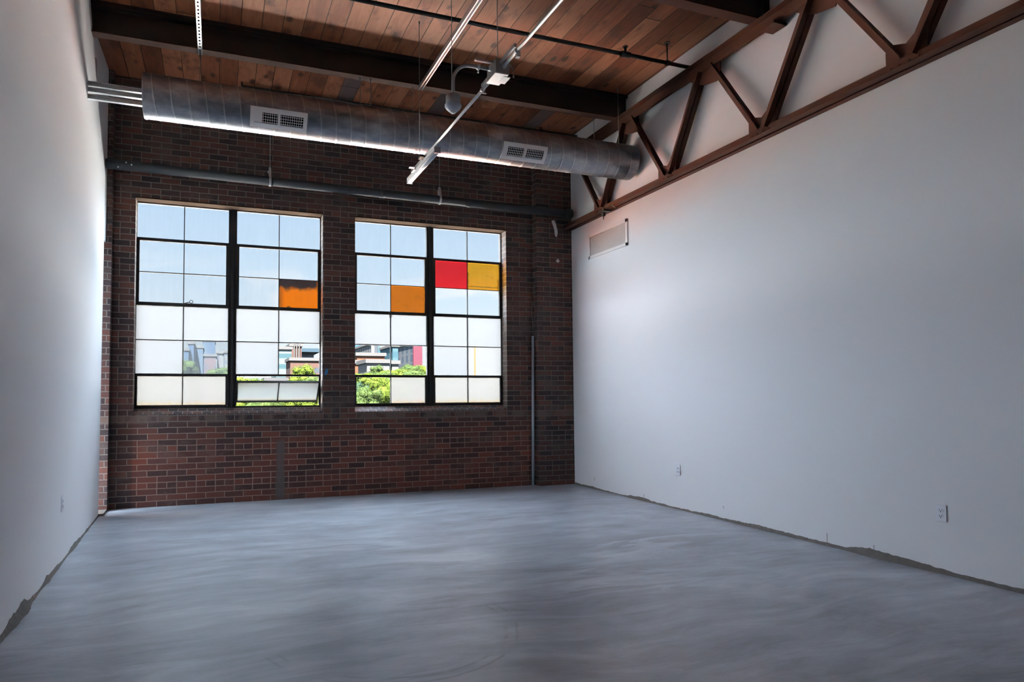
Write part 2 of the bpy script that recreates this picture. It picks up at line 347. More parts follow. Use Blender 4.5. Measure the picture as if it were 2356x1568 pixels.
def facade(name, wall, glass, fx, fz, wx=.5, wz=.5):
    """window grid laid over a wall: fx, fz metres per bay, wx, wz share of glass"""
    m, t = mat(name); g = t.n('ShaderNodeNewGeometry'); P = t.n('ShaderNodeSeparateXYZ', ins={0: g.outputs['Position']})
    N = t.n('ShaderNodeSeparateXYZ', ins={0: g.outputs['Normal']})
    u = t.mixf(t.m('GREATER_THAN', t.m('ABSOLUTE', N.outputs[0]), .5), P.outputs[0], P.outputs[1])
    a = t.m('LESS_THAN', t.m('FRACT', t.m('DIVIDE', t.m('ADD', u, 500), fx)), wx)
    b = t.m('LESS_THAN', t.m('FRACT', t.m('DIVIDE', t.m('ADD', P.outputs[2], 500), fz)), wz)
    k = t.m('MULTIPLY', t.m('MULTIPLY', a, b), t.m('LESS_THAN', N.outputs[2], .5))
    c = t.mix(k, c4(wall), c4(glass))
    principled(t, c, .9, 0, spec=0); M[name] = m
facade('teal_tower', (0.00532, 0.00975, 0.01159), (0.00376, 0.00785, 0.01003), 400, 4, 1, .6)
facade('white_tower', (0.01254, 0.01254, 0.01254), (0.00595, 0.00688, 0.00817), 5, 4, .35, 1)
facade('gray_tower', (0.01035, 0.01131, 0.01254), (0.00566, 0.00751, 0.01003), 7, 4, .45, .8)
facade('blue_tower', (0.00627, 0.00941, 0.01349), (0.00437, 0.00722, 0.01220), 9, 500, .5, 1)
facade('pale_tower', (0.01220, 0.01254, 0.01349), (0.00785, 0.00941, 0.01193), 4, 4, .45, .5)
facade('frame_tower', (0.01035, 0.00785, 0.00880), (0.00659, 0.00722, 0.00975), 5, 4, .5, .5)
facade('balcony_tower', (0.01096, 0.01349, 0.01378), (0.00437, 0.00817, 0.00941), 300, 3.4, 1, .45)
facade('fin_tower', (0.01378, 0.01412, 0.01444), (0.00469, 0.00595, 0.00722), 7, 300, .5, 1)
facade('brick_block', (0.00975, 0.00595, 0.00503), (0.00566, 0.00659, 0.00817), 6, 4, .45, .4)
facade('orange_block', (0.01349, 0.00659, 0.00409), (0.01315, 0.00627, 0.00395), 300, 300, 1, 1)
facade('white_block', (0.01349, 0.01315, 0.01288), (0.00785, 0.00785, 0.00864), 3, 5, .3, .4)
simple('gray_win', (0.00475, 0.00578, 0.00726), .4, spec=0)
simple('parapet', (0.01079, 0.01068, 0.01079), .8, spec=0)
simple('red_sign', (0.01068, 0.00350, 0.00502), .7, spec=0)
simple('road', (0.00779, 0.00779, 0.00828), .9, spec=0)
simple('field', (0.00201, 0.00327, 0.00099), .95, 0, .3, .5, spec=0)
simple('roofblue', (0.00376, 0.00627, 0.00828), .6, spec=0)

# ------------------------------------------------------------------ mesh builder
class MB:
    def __init__(s): s.v = []; s.f = []; s.mi = []; s.uv = {}; s.sm = []
    def face(s, idx, mi=0, smooth=False, uv=None):
        s.f.append(tuple(idx)); s.mi.append(mi); s.sm.append(smooth)
        if uv: s.uv[len(s.f)-1] = uv
    def box(s, a, b, mi=0):
        x0, y0, z0 = [min(p, q) for p, q in zip(a, b)]; x1, y1, z1 = [max(p, q) for p, q in zip(a, b)]
        n = len(s.v)
        s.v += [(x0, y0, z0), (x1, y0, z0), (x1, y1, z0), (x0, y1, z0), (x0, y0, z1), (x1, y0, z1), (x1, y1, z1), (x0, y1, z1)]
        for q in ((3, 2, 1, 0), (4, 5, 6, 7), (0, 1, 5, 4), (2, 3, 7, 6), (1, 2, 6, 5), (3, 0, 4, 7)): s.face([n+i for i in q], mi)
        return s
    def prism(s, poly, ax, a, b, mi=0):
        """poly in the two other axes (order x,y,z without ax), extruded along ax from a to b"""
        n = len(s.v); k = len(poly); i = 'xyz'.index(ax)
        for c in (a, b):
            for p in poly:
                q = list(p); q.insert(i, c); s.v.append(tuple(q))
        s.face(list(range(n, n+k)), mi); s.face(list(range(n+2*k-1, n+k-1, -1)), mi)
        for j in range(k): s.face([n+(j+1) % k, n+j, n+k+j, n+k+(j+1) % k], mi)
        return s
    def tube(s, pts, r, seg=12, mi=0, caps=True, smooth=True):
        pts = [Vector(p) for p in pts]; rs = r if isinstance(r, (list, tuple)) else [r]*len(pts)
        n0 = len(s.v); prev = None
        for i, p in enumerate(pts):
            d = (pts[min(i+1, len(pts)-1)]-pts[max(i-1, 0)]).normalized()
            if prev is None:
                a = d.cross(Vector((0, 0, 1)) if abs(d.z) < .9 else Vector((1, 0, 0))).normalized()
            else: a = (prev-d*prev.dot(d)).normalized()
            prev = a; b = d.cross(a)
            for k in range(seg):
                t_ = 2*PI*k/seg; q = p+(a*math.cos(t_)+b*math.sin(t_))*rs[i]; s.v.append(tuple(q))
        for i in range(len(pts)-1):
            for k in range(seg):
                k2 = (k+1) % seg; s.face([n0+i*seg+k, n0+i*seg+k2, n0+(i+1)*seg+k2, n0+(i+1)*seg+k], mi, smooth)
        if caps:
            s.face([n0+k for k in range(seg)][::-1], mi); s.face([n0+(len(pts)-1)*seg+k for k in range(seg)], mi)
        return s
    def bar(s, p, q, w, h, upv=(0, 0, 1), mi=0):
        """rectangular bar from p to q: w across, h along upv"""
        p, q = Vector(p), Vector(q); d = (q-p).normalized(); u = Vector(upv); u = (u-d*u.dot(d)).normalized(); r = d.cross(u)
        n = len(s.v)
        for c in (p, q):
            for a, b in ((-1, -1), (1, -1), (1, 1), (-1, 1)): s.v.append(tuple(c+r*(a*w/2)+u*(b*h/2)))
        for qd in ((3, 2, 1, 0), (4, 5, 6, 7), (0, 1, 5, 4), (2, 3, 7, 6), (1, 2, 6, 5), (3, 0, 4, 7)): s.face([n+i for i in qd], mi)
        return s
    def lathe(s, prof, c, seg=32, mi=0):
        """prof: (r, z) list around a vertical axis at c"""
        n = len(s.v)
        for r, z in prof:
            for k in range(seg):
                a = 2*PI*k/seg; s.v.append((c[0]+r*math.cos(a), c[1]+r*math.sin(a), c[2]+z))
        for i in range(len(prof)-1):
            for k in range(seg):
                k2 = (k+1) % seg; s.face([n+i*seg+k, n+i*seg+k2, n+(i+1)*seg+k2, n+(i+1)*seg+k], mi, True)
        s.face([n+k for k in range(seg)][::-1], mi); s.face([n+(len(prof)-1)*seg+k for k in range(seg)], mi)
        return s
    def build(s, name, mats, parent=None, label=None, bevel=0, fix=True):
        me = bpy.data.meshes.new(name); me.from_pydata([tuple(v) for v in s.v], [], s.f)
        for mt in (mats if isinstance(mats, (list, tuple)) else [mats]): me.materials.append(M[mt])
        for p, i, q in zip(me.polygons, s.mi, s.sm): p.material_index = i; p.use_smooth = q
        if s.uv:
            ul = me.uv_layers.new(name='uv')
            for fi, uvs in s.uv.items():
                for li, u_ in zip(me.polygons[fi].loop_indices, uvs): ul.data[li].uv = u_
        me.update()
        if fix:
            bm = bmesh.new(); bm.from_mesh(me); bmesh.ops.recalc_face_normals(bm, faces=bm.faces); bm.to_mesh(me); bm.free()
        o = bpy.data.objects.new(name, me); C.objects.link(o)
        if parent:
            o.parent = parent; o.matrix_parent_inverse = Matrix.Translation(-parent.location)
        if label: o['label'] = label
        if bevel:
            b = o.modifiers.new('bevel', 'BEVEL'); b.width = bevel; b.segments = 2; b.limit_method = 'ANGLE'; b.angle_limit = .7
        return o
def tag(o, label=None, cat=None, group=None, kind=None):
    for k, v in (('label', label), ('category', cat), ('group', group), ('kind', kind)):
        if v: o[k] = v
    return o
def thing(name, loc, label, cat, group=None):
    o = bpy.data.objects.new(name, None); o.empty_display_size = .05; o.location = loc; C.objects.link(o)
    return tag(o, label, cat, group)
def dup(o, parent=None, off=(0, 0, 0)):
    c = o.copy(); C.objects.link(c)
    if parent: c.parent = parent
    for ch in list(o.children): dup(ch, c)
    return c

# ------------------------------------------------------------------ room
XR = 5.823; ZC = 4.976; YB = -10.6
def xl(y): return -.155-.034*y      # the left wall is slightly out of square
W1 = (.1285, 2.285); W2 = (2.70, 4.842); ZS, ZT = 1.05, 3.566
# floor
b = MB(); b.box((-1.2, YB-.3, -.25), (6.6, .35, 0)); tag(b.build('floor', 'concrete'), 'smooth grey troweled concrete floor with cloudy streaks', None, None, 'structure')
b = MB(); b.box((-1.2, YB-.3, ZC), (6.6, .35, ZC+.22)); tag(b.build('ceiling', 'planks'), 'ceiling of long knotty red-brown wood boards', None, None, 'structure')
# brick end wall with two window openings
b = MB(); xs = [-1.2, W1[0], W1[1], W2[0], W2[1], 6.6]; zs = [-.02, ZS, ZT, ZC+.05]; T = .235
for i in range(5):
    for j in range(3):
        hole = j == 1 and i in (1, 3)
        if hole:
            x0, x1, z0, z1 = xs[i], xs[i+1], zs[j], zs[j+1]; n = len(b.v)
            b.v += [(x0, 0, z0), (x1, 0, z0), (x1, 0, z1), (x0, 0, z1), (x0, T, z0), (x1, T, z0), (x1, T, z1), (x0, T, z1)]
            b.face([n, n+1, n+5, n+4], 2); b.face([n+2, n+3, n+7, n+6], 1); b.face([n+1, n+2, n+6, n+5], 1); b.face([n+3, n, n+4, n+7], 1)
            continue
        for y in (0, T):
            n = len(b.v); b.v += [(xs[i], y, zs[j]), (xs[i+1], y, zs[j]), (xs[i+1], y, zs[j+1]), (xs[i], y, zs[j+1])]
            b.face([n, n+1, n+2, n+3] if y == 0 else [n+3, n+2, n+1, n])
b.box((-1.2, -.12, -.02), (-.10, .0, ZC+.02)); b.box((5.262, -.12, -.02), (6.6, .0, ZC+.02))
tag(b.build('wall_back', ['brick', 'brick_white', 'brick_sill'], fix=False), 'old dark red brick end wall with two large window openings', None, None, 'structure')
# sloped brick sill blocks + steel lintel faces
for k, (x0, x1) in enumerate((W1, W2)):
    b = MB(); b.prism([(0.004, ZS), (.23, ZS), (.23, ZS+.078), (.15, ZS+.075), (.004, ZS+.008)], 'x', x0, x1)
    tag(b.build('trim_%d' % (k+1), 'brick_sill'), 'sloping brick sill course under the %s window' % ('left', 'right')[k], None, None, 'structure')
    b = MB(); b.box((x0-.004, -.012, ZT-.002), (x1+.004, .165, ZT+.006)); b.box((x0-.004, -.012, ZT), (x1+.004, -.004, ZT+.012))
    tag(b.build('trim_%d' % (k+3), 'lintel'), 'painted steel lintel plate over the %s window' % ('left', 'right')[k], None, None, 'structure')
# right wall
b = MB(); b.box((XR, YB, .012), (XR+.25, -.0, ZC+.02)); wr = tag(b.build('wall_right', 'drywall'), 'white painted drywall side wall behind the steel truss', None, None, 'structure')
for y, z, h in ((-.62, .13, .045), (-1.66, .06, .04), (-2.92, .13, .03), (-4.06, .06, .085), (-4.46, .065, .055)):
    MB().box((XR-.0012, y-.004, z-h/2), (XR+.002, y+.004, z+h/2)).build('scuff_mark', 'wall_gray', wr)
# left wall: furred panel with a stepped back edge, recessed strip behind it
b = MB()
poly = [(YB, .012), (-.40, .012), (-.30, 3.70), (-.62, 3.96), (-.90, 4.20), (-1.12, 4.42), (-1.34, 4.68), (-1.60, ZC+.02), (YB, ZC+.02)]
n = len(b.v)
for off in (0, -.045):
    for (y, z) in poly: b.v.append((xl(y)+off, y, z))
k = len(poly); b.face(range(n, n+k)); b.face(range(n+2*k-1, n+k-1, -1))
for j in range(k): b.face([n+(j+1) % k, n+j, n+k+j, n+k+(j+1) % k])
b2 = MB(); b2.prism([(-.215, YB), (-.215, -2.5), (-.172, -2.2), (-.155, 0.0), (-.50, 0.0), (-.50, YB)], 'z', 3.0, ZC+.02)
o = b.build('wall_left', 'drywall'); tag(o, 'white painted drywall side wall on the left', None, None, 'structure')
tag(b2.build('wall_left_recess', 'drywall'), 'narrow recessed upper strip of the left wall by the bricks', None, None, 'structure')
b = MB(); b.box((-.6, YB, 0), (-.30, -.4, ZC+.02)); tag(b.build('wall_left_core', 'drywall'), 'solid core behind the left drywall', None, None, 'structure')
b = MB(); b.box((-1.2, YB-.25, -.02), (6.6, YB, ZC+.02)); tag(b.build('wall_front', 'drywall'), 'white drywall wall behind the viewer', None, None, 'structure')
# ragged concrete bead along both walls, where the drywall stops short of the slab
random.seed(4)
def bead(name, label, fx, y0, y1, side, lumps):
    b = MB(); N = 420; n = len(b.v); h = .012; 
    for i in range(N+1):
        y = y0+(y1-y0)*i/N; h += random.uniform(-.004, .004); h = min(max(h, .006), .026)
        H = h+random.uniform(0, .003); D = .006+h*.35
        for ly, lw, lh in lumps:
            g = math.exp(-((y-ly)/lw)**2); H += lh*g*random.uniform(.75, 1.1); D += lh*.45*g*random.uniform(.8, 1.1)
        x = fx(y)
        b.v += [(x+side*.006, y, -.004), (x-side*D, y, .0), (x-side*D*.55, y, H*.6), (x-side*.0015, y, H), (x+side*.006, y, H)]
    for i in range(N):
        for k in range(4): b.face([n+i*5+k, n+i*5+k+1, n+(i+1)*5+k+1, n+(i+1)*5+k])
    b.face(range(n, n+5)); b.face(range(n+N*5, n+N*5+5))
    tag(b.build(name, 'rubble'), label, None, None, 'structure')
bead('baseboard_right', 'ragged grey mortar edge along the foot of the right wall', lambda y: XR, -7.9, -.13, 1, [(-4.45, .16, .035), (-4.75, .2, .02), (-1.6, .2, .012), (-2.6, .2, .012), (-3.4, .3, .010)])
bead('baseboard_left', 'ragged grey mortar edge along the foot of the left wall', xl, -7.9, -.40, -1, [(-3.62, .12, .05), (-3.85, .14, .03), (-2.98, .06, .03), (-1.9, .2, .008), (-1.2, .1, .01)])
b = MB(); b.prism([(-.20, -.42), (-.095, -.40), (-.10, -.115), (-.20, -.115)], 'z', 0, .022); tag(b.build('trim_5', 'rubble'), 'small plaster curb where the left wall meets the brick pier', None, None, 'structure')

# ------------------------------------------------------------------ windows
YF, YG = .150, .175          # inner face of the steel, glass plane
def pane_obj(x0, x1, z0, z1, m_, parent, label=None, Mx=None, y=YG):
    b = MB(); n = 0
    P_ = [(x0, y, z0), (x1, y, z0), (x1, y, z1), (x0, y, z1)]; Q_ = [(x, y+.004, z) for x, _, z in P_]
    b.v = P_+Q_
    if Mx: b.v = [tuple(Mx @ Vector(v)) for v in b.v]
    b.face([0, 1, 2, 3], 0, uv=[(0, 0), (1, 0), (1, 1), (0, 1)]); b.face([7, 6, 5, 4], 1)
    for q in ((1, 0, 4, 5), (2, 1, 5, 6), (3, 2, 6, 7), (0, 3, 7, 4)): b.face(q, 1)
    return b.build('pane', [m_, 'glass_edge'], parent, label, fix=False)
SC = 8.1805/8.1405
def sx(v): return CX+(v-CX)*SC
def sz(v): return CZ+(v-CZ)*SC
# pane columns: (x0,x1) ; row lines from top to bottom
COL = {1: [(.141, .644), (.654, 1.151), (1.256, 1.752), (1.763, 2.262)], 2: [(2.722, 3.199), (3.209, 3.700), (3.805, 4.298), (4.308, 4.806)]}
ROW = [3.538, 3.121, 2.730, 2.350, 1.930, 1.520, 1.156]
def frame_window(k, X, label):
    z = [sz(v) for v in ROW]; c = [(sx(a), sx(b_)) for a, b_ in COL[k]]; x0, x1 = X
    b = MB(); Y0, Y1 = YF, .190
    # outer frame
    b.box((x0, Y0, ZS+.07), (c[0][0]-.004, Y1, ZT)); b.box((c[3][1]+.004, Y0, ZS+.07), (x1, Y1, ZT))
    b.box((x0, Y0, z[0]+.004), (x1, Y1, ZT)); b.box((x0, Y0, ZS+.06), (x1, Y1, z[6]-.012))
    root = b.build('window_%d' % k, 'window_steel', bevel=.003); tag(root, label, None, None, 'structure')
    b = MB(); mx0, mx1 = c[1][1]+.004, c[2][0]-.004
    b.box((mx0, Y0-.004, ZS+.06), (mx1, Y1, ZT-.001)); xm = (mx0+mx1)/2
    b.box((xm-.016, Y0-.022, ZS+.07), (xm+.016, Y0-.003, ZT-.002)); b.box((mx0, Y0-.012, ZS+.07), (mx0+.012, Y0-.003, ZT-.002)); b.box((mx1-.012, Y0-.012, ZS+.07), (mx1, Y0-.003, ZT-.002))
    b.build('mullion', 'window_steel', root, 'wide vertical steel mullion between the halves')
    for h in (0, 1):
        a, d = c[2*h], c[2*h+1]; L, Rr = a[0], d[1]; xc = (a[1]+d[0])/2
        opened = (k == 1 and h == 1)
        # thin muntins
        b = MB()
        segs = [(z[0], z[1]), (z[1], z[3]), (z[3], z[5])]+([] if opened else [(z[5], z[6])])
        for zt, zb in segs: b.box((xc-.005, Y0+.004, zb+.0), (xc+.005, Y1-.008, zt))
        for zz_ in (z[2], z[4]): b.box((L-.003, Y0+.004, zz_-.005), (Rr+.003, Y1-.008, zz_+.005))
        b.build('muntin', 'window_steel', root)
        for zz_, th in ((z[1], .014), (z[3], .016), (z[5], .013)):
            b = MB(); b.box((L-.004, Y0-.004, zz_-th), (Rr+.004, Y1-.004, zz_+th)); b.box((L-.004, Y0-.014, zz_-th), (Rr+.004, Y0-.003, zz_-th+.007)); b.build('transom_bar', 'window_steel', root)
        # pivot vent frame, rows 2-3, and bottom vent frame, row 6
        inset = .024
        b = MB(); zt, zb = z[1]-.012, z[3]+.014
        b.box((L-.004, Y0-.008, zb), (L+inset, Y1-.01, zt)); b.box((Rr-inset, Y0-.008, zb), (Rr+.004, Y1-.01, zt)); b.box((L, Y0-.008, zt-.010), (Rr, Y1-.01, zt)); b.box((L, Y0-.008, zb), (Rr, Y1-.01, zb+.010))
        vent = b.build('vent_sash', 'window_steel', root)
        # latch in the middle of the vent foot
        b = MB(); b.box((xc-.035, Y0-.03, z[3]-.005), (xc+.03, Y0-.006, z[3]+.012)); b.tube([(xc-.01, Y0-.02, z[3]), (xc-.01, Y0-.045, z[3]+.015)], .006, 8)
        if (k, h) == (1, 0):
            b.tube([(xc-.01, Y0-.035, z[3]+.012), (xc+.07, Y0-.04, z[3]+.035)], .005, 8); cc = (xc+.088, z[3]+.041)
            b.tube([(cc[0]+.018*math.cos(i*PI/6), Y0-.04, cc[1]+.018*math.sin(i*PI/6)) for i in range(13)], .004, 6)
        elif (k, h) == (2, 0):
            b.tube([(xc-.02, Y0-.035, z[3]+.018), (xc-.015, Y0-.04, z[3]-.022)], .005, 8); cc = (xc-.013, z[3]-.042)
            b.tube([(cc[0]+.017*math.cos(i*PI/6), Y0-.04, cc[1]+.02*math.sin(i*PI/6)) for i in range(13)], .004, 6)
            b.box((xc-.03, Y0-.04, z[3]+.01), (xc+.005, Y0-.01, z[3]+.022))
        elif (k, h) == (1, 1):
            b.tube([(xc-.01, Y0-.035, z[3]+.01), (xc+.10, Y0-.04, z[3]+.015)], .005, 8)
            cc = (xc+.115, z[3]+.02); b.tube([(cc[0]+.014*math.cos(i*PI/6), Y0-.04, cc[1]+.014*math.sin(i*PI/6)) for i in range(13)], .004, 6)
        else:
            b.tube([(xc+.0, Y0-.035, z[3]+.010), (xc+.04, Y0-.04, z[3]-.003)], .006, 8)
        b.build('latch', 'window_steel', root)
        zt, zb = z[5]-.010, z[6]+.0
        if not opened:
            b = MB(); b.box((L-.004, Y0-.006, zb-.004), (L+.018, Y1-.01, zt)); b.box((Rr-.018, Y0-.006, zb-.004), (Rr+.004, Y1-.01, zt)); b.box((L, Y0-.006, zt-.008), (Rr, Y1-.01, zt)); b.box((L, Y0-.006, zb-.012), (Rr, Y1-.01, zb+.006))
            b.build('vent_sash', 'window_steel', root)
        else:
            # fixed stops, then the sash turned on its side pivots, top edge inward
            b = MB(); b.box((L-.004, Y0, zb-.004), (L+.006, Y1, zt)); b.box((Rr-.006, Y0, zb-.004), (Rr+.004, Y1, zt)); b.build('vent_stop', 'window_steel', root)
            zm = (zt+zb)/2-.012; hh = (zt-zb)/2-.008; ang = math.radians(43)
            Mx = Matrix.Translation((0, YG, zm)) @ Matrix.Rotation(ang, 4, 'X') @ Matrix.Translation((0, -YG, -zm))
            b = MB()
            for bx in (((L+.004, YF+.005, zm-hh), (L+.020, YF+.035, zm+hh)), ((Rr-.020, YF+.005, zm-hh), (Rr-.004, YF+.035, zm+hh)), ((L+.004, YF+.005, zm+hh-.012), (Rr-.004, YF+.035, zm+hh)), ((L+.004, YF+.005, zm-hh), (Rr-.004, YF+.035, zm-hh+.012)), ((xc-.006, YF+.008, zm-hh), (xc+.006, YF+.032, zm+hh))):
                b.box(*bx)
            b.v = [tuple(Mx @ Vector(v)) for v in b.v]
            vo = b.build('vent_sash', 'window_steel', root, 'open bottom vent sash tilted inward on its pivots')
            pane_obj(L+.02, xc-.006, zm-hh+.012, zm+hh-.012, 'glass_frost_rust', vo, None, Mx)
            pane_obj(xc+.006, Rr-.02, zm-hh+.012, zm+hh-.012, 'glass_frost_rust', vo, None, Mx)
    special = {(1, 2, 3): ('glass_amber', 'scorched orange pane, black along the top'), (1, 4, 1): ('glass_hazy', 'hazy clear pane'), (1, 4, 3): ('glass_clear', 'clear pane'),
               (2, 2, 1): ('glass_brown', 'rusty brown-orange pane'), (2, 1, 2): ('glass_red', 'bright red pane'), (2, 1, 3): ('glass_ochre', 'stained amber yellow pane'),
               (2, 2, 2): ('glass_clear', 'clear pane showing clouds'), (2, 2, 3): ('glass_clear', 'clear pane showing clouds'), (2, 4, 0): ('glass_clear', 'clear pane'), (2, 4, 1): ('glass_clear', 'clear pane'),
               (2, 5, 0): ('glass_clear', 'clear pane full of green leaves'), (2, 4, 3): ('glass_frost_stripe', 'frosted pane with a thin yellow drip stripe')}
    for r in range(6):
        for q in range(4):
            if k == 1 and r == 5 and q > 1: continue
            a, d = c[q]; zt, zb = z[r]-.002, z[r+1]+.002
            m_, lb = special.get((k, r, q), (None, None))
            if not m_: m_ = ('glass_film', 'glass_film', 'glass_film_mid', 'glass_frost', 'glass_frost', 'glass_frost_rust')[r]
            if k == 2 and r == 3 and q: m_ = 'glass_frost'
            pane_obj(a-.006, d+.006, zb-.006, zt+.007, m_, root, lb)
frame_window(1, W1, 'left steel factory window of twenty-four panes, one bottom vent open')
frame_window(2, W2, 'right steel factory window with red, amber and brown panes')

# ------------------------------------------------------------------ steel beams across the room
BZ = 4.683
def beam(y1, label, xe=5.815, vis=True):
    y0 = y1-.105; yc = (y0+y1)/2
    t_ = thing('steel_beam', (2.8, yc, BZ), label, 'beam', 'steel roof beams')
    x0 = -.30
    MB().box((x0, y0, BZ), (xe, y1, BZ+.014)).build('bottom_flange', 'flange_steel', t_, bevel=.002)
    MB().box((x0, yc-.006, BZ+.012), (xe, yc+.006, ZC-.045)).build('web', 'dark_steel', t_)
    MB().box((x0, y0, ZC-.048), (xe, y1, ZC-.036)).build('top_flange', 'dark_steel', t_)
    MB().box((x0, y0-.03, ZC-.036), (xe+.004, y1+.03, ZC-.0005)).build('timber_nailer', 'dark_steel', t_, 'dark timber strip on top of the beam')
    MB().box((5.735, y0+.006, BZ+.014), (5.815, y1-.006, ZC-.048)).build('end_block', 'dark_steel', t_)
    return t_
beam(-1.36, 'dark brown steel beam above the round duct, nearer the brick wall')
beam(-3.545, 'dark brown steel beam crossing the top right corner, second from the bricks')
o = beam(-5.73, 'dark steel beam overhead behind the first two')

# ------------------------------------------------------------------ roof truss in front of the right wall
XT = 5.745
tr = thing('roof_truss', (XT, -3, 3.61), 'long brown riveted steel truss along the top of the right wall', 'truss')
def ang_pair(ax_y0, ax_y1, z, up_, name, leg=.068, vh=.088):
    """double angle chord: two vertical legs and two outstanding legs"""
    b = MB(); s = 1 if up_ else -1
    b.box((XT-.016, ax_y0, z), (XT-.006, ax_y1, z+s*vh)); b.box((XT+.006, ax_y0, z), (XT+.016, ax_y1, z+s*vh))
    b.box((XT-.016-leg, ax_y0, z), (XT-.006, ax_y1, z+s*.009)); b.box((XT+.006, ax_y0, z), (XT+.016+leg*.85, ax_y1, z+s*.009))
    return b.build(name, 'brown_steel', tr, bevel=.002)
ang_pair(-8.6, .0, 3.612, True, 'bottom_chord')
ang_pair(-8.6, .0, BZ-.001, False, 'top_chord', vh=.105)
bn = [-1.03+.06-1.30*i for i in range(6)]           # bottom node centres
tn = [.28-.02-1.30-.55-1.30*(i-1) for i in range(7)]
tn = [-.29-1.30*i for i in range(7)]
def member(p, q, w_, thick, nm):
    b = MB(); p = Vector(p); q = Vector(q); d = (q-p).normalized(); side = Vector((1, 0, 0)).cross(d)
    for s_ in (-1, 1):
        ox = s_*(.006+thick/2)
        b.bar(p+Vector((ox, 0, 0))+side*(w_*.0), q+Vector((ox, 0, 0)), w_, thick, (1, 0, 0))      # face plate leg
        o2 = side*(w_/2-.004)*1
        b.bar(p+Vector((s_*(.006+w_*.32), 0, 0))+o2, q+Vector((s_*(.006+w_*.32), 0, 0))+o2, .008, w_*.64, (1, 0, 0))
    return b.build(nm, 'brown_steel', tr)
for i in range(6):
    y = bn[i]
    if i < 6: member((XT, y-.06, 3.70), (XT, tn[i+1]+.07, 4.60), .088, .009, 'wide_diagonal')
    member((XT, y+.03, 3.70), (XT, tn[i]-.09, 4.60), .050, .008, 'thin_diagonal')
for i, y in enumerate(bn):
    b = MB(); b.prism([(y+.13, 3.625), (y+.13, 3.80), (y+.07, 3.835), (y-.02, 3.80), (y-.10, 3.86), (y-.17, 3.83), (y-.155, 3.625)], 'x', XT-.006, XT+.006)
    b.build('gusset_plate', 'brown_steel', tr)
    for dy, dz in ((.09, 3.66), (.03, 3.66), (-.04, 3.66), (-.11, 3.66), (.05, 3.74), (-.08, 3.76)):
        MB().tube([(XT-(.016 if dz < 3.7 else .005), y+dy, dz), (XT-.026+(0 if dz < 3.7 else .011), y+dy, dz)], .010, 8).build('rivet', 'brown_steel', tr)
for i, y in enumerate(tn):
    if y > -.3: continue
    b = MB(); b.prism([(y+.20, 4.66), (y+.20, 4.555), (y+.13, 4.50), (y+.02, 4.44), (y-.16, 4.40), (y-.21, 4.50), (y-.21, 4.66)], 'x', XT-.006, XT+.006)
    b.build('gusset_plate', 'brown_steel', tr)
for y in (-3.72,):
    MB().box((XT-.08, y-.10, 4.55), (XT+.07, y+.05, 4.575)).build('splice_plate', 'brown_steel', tr)

# ------------------------------------------------------------------ spiral duct
DY, DZ, DR, DX0, DX1 = -1.60, 4.075, .203, .365, 5.755
dt = thing('spiral_duct', (3, DY, DZ-DR), 'large round grey spiral metal air duct hung below the ceiling', 'duct')
b = MB(); NX, NS = 900, 64; PIT = .152
def ring(x, k):
    th = 2*PI*k/NS; ph = ((x/PIT)+th/(2*PI)) % 1.0; d = min(ph, 1-ph)*PIT
    r = DR+(.0045*max(0, 1-d/.0065))
    return (x, DY-r*math.cos(th), DZ+r*math.sin(th))
for i in range(NX+1):
    x = DX0+(DX1-DX0)*i/NX
    for k in range(NS): b.v.append(ring(x, k))
for i in range(NX):
    for k in range(NS):
        k2 = (k+1) % NS; b.face([i*NS+k, i*NS+k2, (i+1)*NS+k2, (i+1)*NS+k], 0, True)
n = len(b.v)
for (x, sgn) in ((DX0, 1), (DX1, -1)):                 # hollow ends closed by a shallow cap inside
    i0 = 0 if sgn == 1 else NX*NS
    m0 = len(b.v)
    for k in range(NS):
        th = 2*PI*k/NS; b.v.append((x+sgn*.012, DY-(DR-.004)*math.cos(th), DZ+(DR-.004)*math.sin(th)))
    for k in range(NS):
        k2 = (k+1) % NS; b.face([i0+k, i0+k2, m0+k2, m0+k])
    b.face(range(m0, m0+NS))
b.build('duct_shell', 'duct', dt, fix=True)
b = MB()
for x in (DX0+.012, DX1-.16, 3.02):
    MB().tube([(x, DY, DZ), (x+.018, DY, DZ)], DR+.0045, 64, caps=False).build('coupling_band', 'duct', dt, fix=False)
